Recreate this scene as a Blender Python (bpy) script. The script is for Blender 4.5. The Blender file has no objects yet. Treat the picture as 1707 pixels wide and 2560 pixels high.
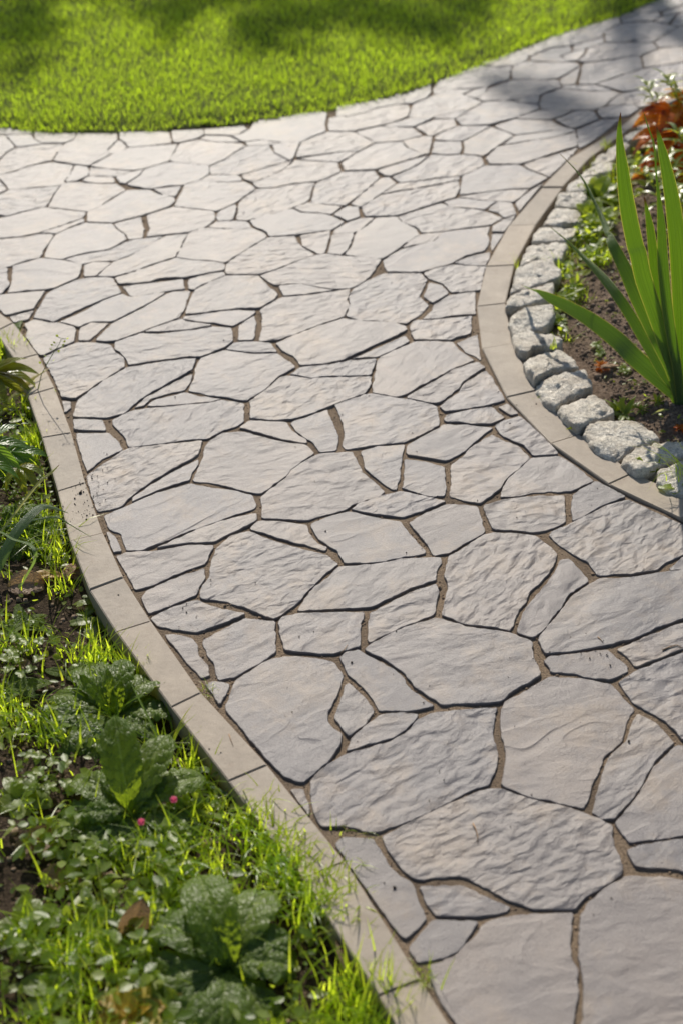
import bpy, bmesh, math, random
import numpy as np
from mathutils import Vector, Matrix, noise, Euler

R = math.radians
rnd = random.Random(7)
nrg = np.random.RandomState(11)
S = bpy.context.scene
COL = S.collection

# ------------------------------------------------------------------ camera
CAM_H, PITCH, FPX, PW, PH = 1.6, R(37.0), 3600.0, 1707, 2560      # survey of the photo: eye height, tilt, focal length in photo pixels
cam = bpy.data.cameras.new('camera'); co = bpy.data.objects.new('camera', cam); COL.objects.link(co)
co.location = (0, 0, CAM_H); co.rotation_euler = (R(90) - PITCH, 0, 0)
cam.sensor_fit = 'VERTICAL'; cam.sensor_height = 36.0; cam.lens = 36.0 * FPX / PH
cam.clip_start = 0.05; cam.clip_end = 500
cam.dof.use_dof = True; cam.dof.focus_distance = 2.55; cam.dof.aperture_fstop = 3.2
S.camera = co

# ------------------------------------------------------------------ light
SUN_EL, SUN_AZ = R(36), R(-8)                                     # beyond the lawn, shining towards the camera
w = bpy.data.worlds.new('World'); S.world = w; w.use_nodes = True
nt = w.node_tree; bg = nt.nodes['Background']
sky = nt.nodes.new('ShaderNodeTexSky'); sky.sky_type = 'NISHITA'; sky.sun_disc = False
sky.sun_elevation = SUN_EL; sky.sun_rotation = SUN_AZ
nt.links.new(sky.outputs[0], bg.inputs[0]); bg.inputs[1].default_value = 0.10
sl = bpy.data.lights.new('sun', 'SUN'); sl.energy = 4.8; sl.angle = R(0.55); sl.color = (1.0, 0.93, 0.82)
so = bpy.data.objects.new('sun', sl); COL.objects.link(so)
SUN = Vector((math.sin(SUN_AZ) * math.cos(SUN_EL), math.cos(SUN_AZ) * math.cos(SUN_EL), math.sin(SUN_EL)))
so.rotation_euler = SUN.to_track_quat('Z', 'Y').to_euler(); so.location = (0, 8, 8)
S.view_settings.view_transform = 'Standard'; S.view_settings.look = 'None'
S.view_settings.exposure = 0.19; S.view_settings.gamma = 1.0

# ------------------------------------------------------------------ survey: photo pixel -> place
def ray(px, py):
    x, y = px - PW / 2, PH / 2 - py
    c, s = math.cos(PITCH), math.sin(PITCH)
    return Vector((x, FPX * c + y * s, -FPX * s + y * c))
def at(px, py, z=0.0):
    d = ray(px, py); t = (z - CAM_H) / d.z
    return Vector((d.x * t, d.y * t, z))
def up(px, py, Y):                                                # where the ray meets the upright plane at distance Y
    d = ray(px, py); t = Y / d.y
    return Vector((d.x * t, Y, CAM_H + d.z * t))
def upab(px, py, A, B):                                           # upright plane through two ground points
    d = ray(px, py); n = Vector((B.y - A.y, A.x - B.x, 0)); o = Vector((0, 0, CAM_H))
    t = (A - o).dot(n) / d.dot(n)
    return o + d * t

# ------------------------------------------------------------------ objects
def tag(o, label=None, cat=None, group=None, kind=None):
    if label: o['label'] = label
    if cat: o['category'] = cat
    if group: o['group'] = group
    if kind: o['kind'] = kind
    return o
def mobj(name, verts, faces, mat, parent=None, loc=(0, 0, 0), rz=0.0, smooth=False, uv=None):
    me = bpy.data.meshes.new(name); me.from_pydata([tuple(v) for v in verts], [], faces); me.materials.append(mat)
    if smooth: me.polygons.foreach_set('use_smooth', [True] * len(me.polygons))
    if uv is not None:
        l = me.uv_layers.new(name='UVMap'); idx = np.empty(len(me.loops), int); me.loops.foreach_get('vertex_index', idx)
        l.data.foreach_set('uv', np.asarray(uv, float)[idx].ravel())
    me.update()
    o = bpy.data.objects.new(name, me); COL.objects.link(o); o.location = loc; o.rotation_euler = (0, 0, rz)
    if parent: o.parent = parent
    return o
def quadsoup(name, V, Q, mat, uv=None, smooth=True):
    me = bpy.data.meshes.new(name); n, m = len(V), len(Q); k = Q.shape[1]
    me.vertices.add(n); me.vertices.foreach_set('co', V.astype(np.float32).ravel())
    me.loops.add(m * k); me.loops.foreach_set('vertex_index', Q.astype(np.int32).ravel())
    me.polygons.add(m); me.polygons.foreach_set('loop_start', np.arange(0, m * k, k, dtype=np.int32))
    if smooth: me.polygons.foreach_set('use_smooth', np.ones(m, bool))
    if uv is not None:
        l = me.uv_layers.new(name='UVMap'); l.data.foreach_set('uv', uv[Q.ravel()].astype(np.float32).ravel())
    me.update(calc_edges=True); me.validate(); me.materials.append(mat)
    o = bpy.data.objects.new(name, me); COL.objects.link(o); return o
def empty(name, loc, rz=0.0):
    o = bpy.data.objects.new(name, None); COL.objects.link(o); o.location = loc; o.rotation_euler = (0, 0, rz)
    o.empty_display_size = 0.02; return o

# ------------------------------------------------------------------ materials
class NT:
    def __init__(self, name):
        self.m = bpy.data.materials.new(name); self.m.use_nodes = True; self.t = self.m.node_tree; self.t.nodes.clear()
        self.out = self.n('OutputMaterial')
    def n(self, kind, **kw):
        nd = self.t.nodes.new('ShaderNode' + kind)
        for k, v in kw.items(): setattr(nd, k, v)
        return nd
    def l(self, a, b): self.t.links.new(a, b); return self
    def val(self, sock, v):
        if isinstance(v, (int, float, tuple, list)): sock.default_value = v
        else: self.t.links.new(v, sock)
    def math(self, op, a, b=0.0, c=None, clamp=False):
        m = self.n('Math', operation=op); m.use_clamp = clamp; self.val(m.inputs[0], a); self.val(m.inputs[1], b)
        if c is not None: self.val(m.inputs[2], c)
        return m.outputs[0]
    def noise(self, vec, scale, detail=4, rough=0.55, dist=0.0, w=None):
        nn = self.n('TexNoise'); nn.noise_dimensions = '4D' if w is not None else '3D'
        self.val(nn.inputs['Vector'], vec); nn.inputs['Scale'].default_value = scale
        nn.inputs['Detail'].default_value = detail; nn.inputs['Roughness'].default_value = rough; nn.inputs['Distortion'].default_value = dist
        if w is not None: self.val(nn.inputs['W'], w)
        return nn.outputs[0]
    def ramp(self, f, stops, interp='LINEAR'):
        r = self.n('ValToRGB'); r.color_ramp.interpolation = interp; e = r.color_ramp.elements
        while len(e) > 1: e.remove(e[0])
        for i, (p, c) in enumerate(stops):
            x = e[0] if i == 0 else e.new(p)
            x.position = p; x.color = (c[0], c[1], c[2], 1) if not isinstance(c, (int, float)) else (c, c, c, 1)
        self.val(r.inputs[0], f); return r.outputs[0]
    def mix(self, f, a, b, mode='MIX'):
        m = self.n('MixRGB', blend_type=mode); self.val(m.inputs[0], f)
        for i, v in ((1, a), (2, b)):
            if isinstance(v, tuple): v = (v[0], v[1], v[2], 1)
            self.val(m.inputs[i], v)
        return m.outputs[0]
    def bump(self, h, dist, strength=1.0, normal=None):
        b = self.n('Bump'); b.inputs['Strength'].default_value = strength; b.inputs['Distance'].default_value = dist
        self.val(b.inputs['Height'], h)
        if normal is not None: self.val(b.inputs['Normal'], normal)
        return b.outputs[0]
    def bsdf(self, color, rough=0.6, normal=None, spec=0.5, **kw):
        p = self.n('BsdfPrincipled')
        self.val(p.inputs['Base Color'], (color + (1,)) if isinstance(color, tuple) and len(color) == 3 else color)
        self.val(p.inputs['Roughness'], rough); self.val(p.inputs['Specular IOR Level'], spec)
        for k, v in kw.items(): self.val(p.inputs[k], v)
        if normal is not None: self.l(normal, p.inputs['Normal'])
        return p
    def done(self, sh): self.l(sh.outputs[0], self.out.inputs['Surface']); return self.m
    def obj(self): return self.n('TexCoord').outputs['Object']
    def rand(self): return self.n('ObjectInfo').outputs['Random']
    def mapping(self, vec, scale=(1, 1, 1), rot=0.0):
        mp = self.n('Mapping'); self.val(mp.inputs['Vector'], vec); mp.inputs['Scale'].default_value = scale
        mp.inputs['Rotation'].default_value = (0, 0, rot); return mp.outputs[0]

def stone_mat(name, style):
    b = NT(name); o = b.obj(); r = b.rand(); w = b.math('MULTIPLY', r, 57.0)
    vm = b.n('VectorMath', operation='SCALE'); b.l(o, vm.inputs[0]); b.l(b.math('MULTIPLY_ADD', b.math('FRACT', b.math('MULTIPLY', r, 13.7)), 0.45, 0.60), vm.inputs['Scale']); o0 = o; o = vm.outputs[0]
    long_ = b.mapping(o, (1.0, 2.1, 1.0))
    # relief (metres)
    ripple = b.noise(long_, 18, 2.6, 0.46, 0.6, w)
    lump = b.noise(b.mapping(o, (1.0, 1.8, 1.0)), 30, 1.8, 0.42, 0.4, w)
    fine = b.noise(o0, 380, 3.5, 0.65, 0.0)
    grain = b.noise(o0, 1400, 2.0, 0.6)
    terr = b.noise(b.mapping(o, (1.0, 2.6, 1.0)), 4.4, 2.2, 0.45, 0.5, b.math('ADD', w, 9.0))
    k = b.math('MULTIPLY', terr, 7.0)
    fr = b.math('FRACT', k); st = b.math('ADD', b.math('FLOOR', k), b.math('SMOOTH_MIN', b.math('POWER', fr, 9.0), 1.0, 0.1))
    maskn = b.noise(o, 7.5, 1.0, 0.5, 0.0, b.math('ADD', w, 3.0))
    mask = b.ramp(maskn, [(0.42, 0.0), (0.60, 1.0)])
    amp = {'ripple': (0.0076, 0.0044, 0.0), 'pitted': (0.0042, 0.0092, 0.0), 'ledged': (0.0036, 0.0008, 0.0022), 'smooth': (0.0040, 0.0018, 0.0012)}[style]
    pm = b.ramp(b.noise(o, 6.0, 1.0, 0.5, 0.0, b.math('ADD', w, 33.0)), [(0.30, 0.35), (0.65, 1.25)])
    h = b.math('MULTIPLY', b.math('MULTIPLY', ripple, pm), amp[0]); h = b.math('MULTIPLY_ADD', lump, amp[1], h)
    if amp[2]:
        sm = b.math('MULTIPLY', b.math('SUBTRACT', st, b.math('MULTIPLY', terr, 7.0)), b.math('MULTIPLY', mask, amp[2]))
        h = b.math('ADD', h, sm)
    h = b.math('MULTIPLY_ADD', fine, 0.00120, h); h = b.math('MULTIPLY_ADD', grain, 0.00034, h)
    nrm = b.bump(h, 1.0)
    base = b.ramp(b.noise(o, 5.5, 3, 0.6, 0.3, w), [(0.30, (0.112, 0.099, 0.097)), (0.50, (0.143, 0.124, 0.116)), (0.72, (0.202, 0.168, 0.140))])
    tint = b.ramp(r, [(0.0, (0.84, 0.85, 0.90)), (0.2, (0.95, 0.95, 0.99)), (0.45, (1.0, 0.99, 0.98)), (0.7, (1.08, 1.03, 0.99)), (0.85, (1.02, 0.98, 0.96)), (1.0, (0.90, 0.91, 0.97))])
    c = b.mix(1.0, base, tint, 'MULTIPLY')
    sp = b.ramp(b.noise(o, 900, 2, 0.7), [(0.28, (0.52, 0.49, 0.46)), (0.44, (1, 1, 1)), (0.60, (1, 1, 1)), (0.72, (1.42, 1.34, 1.22))])
    c = b.mix(1.0, c, sp, 'MULTIPLY')
    dirt = b.ramp(b.noise(o, 11, 5, 0.7, 0.0, b.math('ADD', w, 21.0)), [(0.50, 0.0), (0.72, 0.75)])
    c = b.mix(dirt, c, (0.25, 0.185, 0.125))
    rough = b.ramp(b.noise(o, 650, 2, 0.7), [(0.25, 0.37), (0.55, 0.53), (0.8, 0.59)])
    return b.done(b.bsdf(c, rough, nrm, 0.78))
STONE = {s: stone_mat('flagstone_' + s, s) for s in ('ripple', 'pitted', 'ledged', 'smooth')}

def sand_mat():
    b = NT('joint_sand'); o = b.obj()
    h = b.math('MULTIPLY', b.noise(o, 260, 4, 0.7), 0.004)
    v = b.n('TexVoronoi'); v.inputs['Scale'].default_value = 420; b.l(o, v.inputs['Vector'])
    h = b.math('MULTIPLY_ADD', v.outputs[0], -0.0012, h)
    c = b.ramp(b.noise(o, 500, 3, 0.7), [(0.25, (0.10, 0.07, 0.048)), (0.5, (0.215, 0.158, 0.105)), (0.75, (0.36, 0.27, 0.18))])
    c = b.mix(b.ramp(b.noise(o, 9, 3, 0.6), [(0.45, 0.0), (0.70, 0.75)]), c, (0.085, 0.062, 0.045))
    return b.done(b.bsdf(c, 0.9, b.bump(h, 1.0), 0.2))
def kerb_mat():
    b = NT('kerb_concrete'); o = b.obj(); r = b.rand(); w = b.math('MULTIPLY', r, 31.0)
    h = b.math('MULTIPLY', b.noise(o, 600, 3, 0.7), 0.0006); h = b.math('MULTIPLY_ADD', b.noise(o, 60, 2, 0.5), 0.0009, h)
    c = b.ramp(b.noise(o, 14, 4, 0.65, 0.2, w), [(0.3, (0.265, 0.225, 0.178)), (0.55, (0.330, 0.280, 0.220)), (0.8, (0.40, 0.345, 0.275))])
    c = b.mix(1.0, c, b.ramp(r, [(0, (0.93, 0.93, 0.94)), (1, (1.06, 1.03, 1.0))]), 'MULTIPLY')
    c = b.mix(b.ramp(b.noise(o, 800, 2, 0.6), [(0.28, 0.75), (0.36, 0.0)]), c, (0.13, 0.10, 0.08))
    c = b.mix(b.ramp(b.noise(o, 22, 5, 0.75, 0.0, w), [(0.54, 0.0), (0.74, 0.6)]), c, (0.20, 0.15, 0.105))
    c = b.mix(b.ramp(b.noise(o, 320, 3, 0.7, 0.0, w), [(0.62, 0.0), (0.70, 0.55)]), c, (0.15, 0.12, 0.095))
    return b.done(b.bsdf(c, b.ramp(b.noise(o, 500, 2), [(0.3, 0.55), (0.7, 0.75)]), b.bump(h, 1.0), 0.35))
def granite_mat():
    b = NT('granite'); o = b.obj(); w = b.math('MULTIPLY', b.rand(), 41.0)
    h = b.math('MULTIPLY', b.noise(o, 75, 6, 0.72, 0.2, w), 0.013); h = b.math('MULTIPLY_ADD', b.noise(o, 330, 3, 0.7), 0.0016, h)
    v = b.n('TexVoronoi'); v.inputs['Scale'].default_value = 260; b.l(o, v.inputs['Vector'])
    c = b.ramp(b.noise(o, 240, 3, 0.7, 0, w), [(0.30, (0.08, 0.072, 0.064)), (0.37, (0.45, 0.395, 0.315)), (0.58, (0.70, 0.635, 0.52)), (0.75, (0.84, 0.80, 0.72))])
    c = b.mix(b.ramp(b.noise(o, 18, 4, 0.6, 0, w), [(0.46, 0.0), (0.66, 0.7)]), c, (0.27, 0.205, 0.135))
    c = b.mix(b.ramp(b.noise(o, 34, 4, 0.7, 0, w), [(0.58, 0.0), (0.68, 0.7)]), c, (0.14, 0.13, 0.12))
    return b.done(b.bsdf(c, b.ramp(b.noise(o, 300, 2), [(0.3, 0.24), (0.6, 0.5)]), b.bump(h, 1.0), 0.9))
def soil_mat(name, dark, mid, light):
    b = NT(name); o = b.obj()
    h = b.math('MULTIPLY', b.noise(o, 90, 6, 0.72), 0.012)
    c = b.ramp(b.noise(o, 150, 5, 0.7), [(0.3, dark), (0.52, mid), (0.74, light)])
    c = b.mix(b.ramp(b.noise(o, 5, 3, 0.6), [(0.45, 0.0), (0.7, 0.5)]), c, dark)
    return b.done(b.bsdf(c, 0.95, b.bump(h, 1.0), 0.15))
def leaf_mat(name, cols, trans, rough=0.42, tf=0.45, vein=0.0, edge=None, spec=0.5, island=False, mottle=None, veinc=None, tipc=None, streak=False, retic=0.0, rrand=False):
    """cols: dark..light of the blade itself; trans: colour of light passing through it"""
    b = NT(name)
    if island: r = b.n('NewGeometry').outputs['Random Per Island']
    else: r = b.rand()
    c = b.ramp(r, [(i / (len(cols) - 1), q) for i, q in enumerate(cols)])
    o = b.obj(); h = b.math('MULTIPLY', b.noise(o, 160, 3, 0.6), 0.0006)
    tcol = b.mix(0.5, b.mix(1.0, c, (3.2, 3.2, 2.2), 'MULTIPLY'), trans) if not island else b.mix(b.math('MULTIPLY', r, 0.5), trans, b.mix(1.0, c, (4.2, 4.0, 2.0), 'MULTIPLY'))
    if vein or edge or veinc or tipc or streak or retic:
        uv = b.n('TexCoord').outputs['UV']
        sx = b.n('SeparateXYZ'); b.l(uv, sx.inputs[0]); u, v = sx.outputs[0], sx.outputs[1]
        d = b.math('ABSOLUTE', b.math('SUBTRACT', u, 0.5))
        if vein:
            ph = b.math('MULTIPLY', b.math('SUBTRACT', v, b.math('MULTIPLY', d, 0.55)), 46.0)
            rib = b.math('MULTIPLY', b.math('SINE', ph), vein)
            mid = b.math('MULTIPLY', b.math('MINIMUM', b.math('MULTIPLY', d, 14.0), 1.0), vein * 1.5)
            h = b.math('ADD', h, b.math('ADD', rib, mid))
        if retic:
            vo = b.n('TexVoronoi'); vo.feature = 'DISTANCE_TO_EDGE'; vo.inputs['Scale'].default_value = 1.0; b.l(b.mapping(uv, (9.0, 15.0, 1.0)), vo.inputs['Vector'])
            h = b.math('MULTIPLY_ADD', b.math('POWER', vo.outputs[0], 0.6), retic, h); h = b.math('MULTIPLY_ADD', b.noise(o, 130, 2, 0.5), retic * 0.5, h)
            h = b.math('MULTIPLY_ADD', b.math('MINIMUM', b.math('MULTIPLY', d, 10.0), 1.0), retic * 1.2, h)
        if veinc:
            c = b.mix(b.ramp(d, [(0.0, 0.85), (0.045, 0.0)]), c, veinc)
        if edge:
            e = b.ramp(d, [(0.44, 0.0), (0.485, 1.0)])
            c = b.mix(e, c, edge); tcol = b.mix(e, tcol, (0.95, 0.9, 0.35))
        if tipc:
            e = b.ramp(v, [(0.93, 0.0), (0.985, 1.0)]); c = b.mix(e, c, tipc); tcol = b.mix(e, tcol, tipc)
    if streak:
        mp = b.mapping(uv, (46, 1.6, 1)); sn = b.ramp(b.noise(mp, 1.0, 3, 0.6), [(0.3, (0.58, 0.62, 0.60)), (0.7, (1.32, 1.26, 1.15))])
        c = b.mix(1.0, c, sn, 'MULTIPLY'); tcol = b.mix(1.0, tcol, sn, 'MULTIPLY'); h = b.math('MULTIPLY_ADD', b.noise(b.mapping(uv, (60, 0.6, 1)), 1.0, 2, 0.5), 0.0009, h)
    if mottle:
        mk = b.ramp(b.noise(o, mottle[1], 3, 0.6, 0.5), [(0.5, 0.0), (0.62, 0.9)])
        c = b.mix(mk, c, mottle[0]); tcol = b.mix(mk, tcol, tuple(min(1, x * 2.6) for x in mottle[0]))
    nrm = b.bump(h, 1.0)
    if rrand: rough = b.ramp(b.math('FRACT', b.math('MULTIPLY', r, 37.0)), [(0.0, 0.08), (0.12, 0.10), (0.2, 0.34), (1.0, 0.42)])
    p = b.bsdf(c, rough, nrm, spec)
    t = b.n('BsdfTranslucent'); b.val(t.inputs[0], tcol); b.l(nrm, t.inputs['Normal'])
    mx = b.n('MixShader'); mx.inputs[0].default_value = tf; b.l(p.outputs[0], mx.inputs[1]); b.l(t.outputs[0], mx.inputs[2])
    return b.done(mx)
M = {
 'sand': sand_mat(), 'kerb': kerb_mat(), 'granite': granite_mat(),
 'soil': soil_mat('bed_soil', (0.07, 0.048, 0.033), (0.19, 0.135, 0.095), (0.36, 0.275, 0.205)),
 'darksoil': soil_mat('weedy_soil', (0.020, 0.014, 0.010), (0.055, 0.038, 0.025), (0.17, 0.12, 0.08)),
 'turf': soil_mat('turf_soil', (0.035, 0.04, 0.012), (0.07, 0.085, 0.02), (0.11, 0.12, 0.04)),
 'lawn': leaf_mat('lawn_blade', [(0.105, 0.19, 0.012), (0.12, 0.205, 0.014), (0.145, 0.225, 0.016), (0.21, 0.25, 0.05)], (0.70, 0.93, 0.03), 0.28, 0.62, island=True, rrand=True),
 'grass': leaf_mat('wild_grass_blade', [(0.05, 0.11, 0.012), (0.10, 0.19, 0.014), (0.16, 0.24, 0.02), (0.26, 0.27, 0.06)], (0.82, 0.98, 0.04), 0.30, 0.60, island=True),
 'herb': leaf_mat('herb_leaf', [(0.035, 0.072, 0.010), (0.075, 0.125, 0.014), (0.13, 0.175, 0.025), (0.22, 0.25, 0.075)], (0.72, 0.84, 0.05), 0.40, 0.52, island=True),
 'primrose': leaf_mat('primrose_leaf', [(0.058, 0.100, 0.010), (0.105, 0.150, 0.022)], (0.66, 0.84, 0.02), 0.44, 0.42, retic=0.0017, veinc=(0.20, 0.25, 0.07), spec=0.38),
 'lance': leaf_mat('lance_leaf', [(0.032, 0.085, 0.016), (0.06, 0.13, 0.018)], (0.52, 0.74, 0.03), 0.30, 0.42, vein=0.0003, veinc=(0.10, 0.16, 0.04)),
 'autumn': leaf_mat('turning_leaf', [(0.07, 0.12, 0.015), (0.13, 0.14, 0.015)], (0.75, 0.66, 0.04), 0.28, 0.42, vein=0.0003, mottle=((0.13, 0.12, 0.015), 45), tipc=(0.30, 0.035, 0.02)),
 'red': leaf_mat('red_leaf', [(0.36, 0.10, 0.012), (0.44, 0.16, 0.015), (0.30, 0.17, 0.015)], (0.98, 0.34, 0.03), 0.30, 0.55, vein=0.0003, mottle=((0.14, 0.02, 0.012), 30)),
 'glossy': leaf_mat('glossy_narrow_leaf', [(0.10, 0.16, 0.02), (0.16, 0.20, 0.03)], (0.88, 0.84, 0.05), 0.33, 0.42, spec=0.9),
 'iris': leaf_mat('iris_leaf', [(0.095, 0.155, 0.060), (0.12, 0.18, 0.06)], (0.56, 0.74, 0.06), 0.36, 0.54, edge=(0.42, 0.48, 0.10), tipc=(0.30, 0.12, 0.03), streak=True),
 'strap': leaf_mat('strap_leaf', [(0.06, 0.11, 0.05), (0.085, 0.145, 0.055)], (0.42, 0.58, 0.07), 0.34, 0.35, streak=True),
 'straw': leaf_mat('straw_blade', [(0.30, 0.27, 0.12), (0.22, 0.24, 0.08)], (0.70, 0.66, 0.25), 0.45, 0.4, tipc=(0.35, 0.09, 0.02)),
 'dead': leaf_mat('dead_leaf', [(0.16, 0.10, 0.065), (0.26, 0.17, 0.11), (0.33, 0.20, 0.10)], (0.62, 0.36, 0.16), 0.6, 0.24, retic=0.0016),
 'yellow': leaf_mat('yellow_leaf', [(0.36, 0.22, 0.025), (0.33, 0.27, 0.03)], (0.85, 0.55, 0.05), 0.5, 0.4),
 'pink': leaf_mat('pink_petal', [(0.42, 0.07, 0.18), (0.50, 0.14, 0.26)], (0.9, 0.2, 0.4), 0.5, 0.35),
 'tree': leaf_mat('tree_leaf', [(0.05, 0.10, 0.02), (0.08, 0.14, 0.03)], (0.4, 0.6, 0.05), 0.45, 0.4, island=True),
}
def plain(name, col, rough=0.8, scale=60, var=0.3, bump=0.001):
    b = NT(name); o = b.obj(); f = b.noise(o, scale, 4, 0.65)
    c = b.ramp(f, [(0.3, tuple(x * (1 - var) for x in col)), (0.7, tuple(x * (1 + var) for x in col))])
    return b.done(b.bsdf(c, rough, b.bump(b.math('MULTIPLY', f, bump), 1.0), 0.3))
M['bark'] = plain('bark', (0.13, 0.095, 0.07), 0.9, 40, 0.45, 0.01)
M['stem'] = plain('green_stem', (0.09, 0.15, 0.03), 0.6, 80, 0.2, 0.0002)
M['redstem'] = plain('red_stem', (0.17, 0.06, 0.035), 0.6, 80, 0.2, 0.0002)
M['twig'] = plain('dry_twig', (0.26, 0.17, 0.10), 0.8, 90, 0.4, 0.0004)
M['crumb'] = plain('soil_crumb', (0.045, 0.034, 0.027), 0.95, 200, 0.4, 0.001)
M['clod'] = plain('soil_clod', (0.18, 0.128, 0.09), 0.95, 120, 0.5, 0.003)
M['grit'] = plain('grit', (0.24, 0.17, 0.11), 0.95, 260, 0.75, 0.001)

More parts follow.
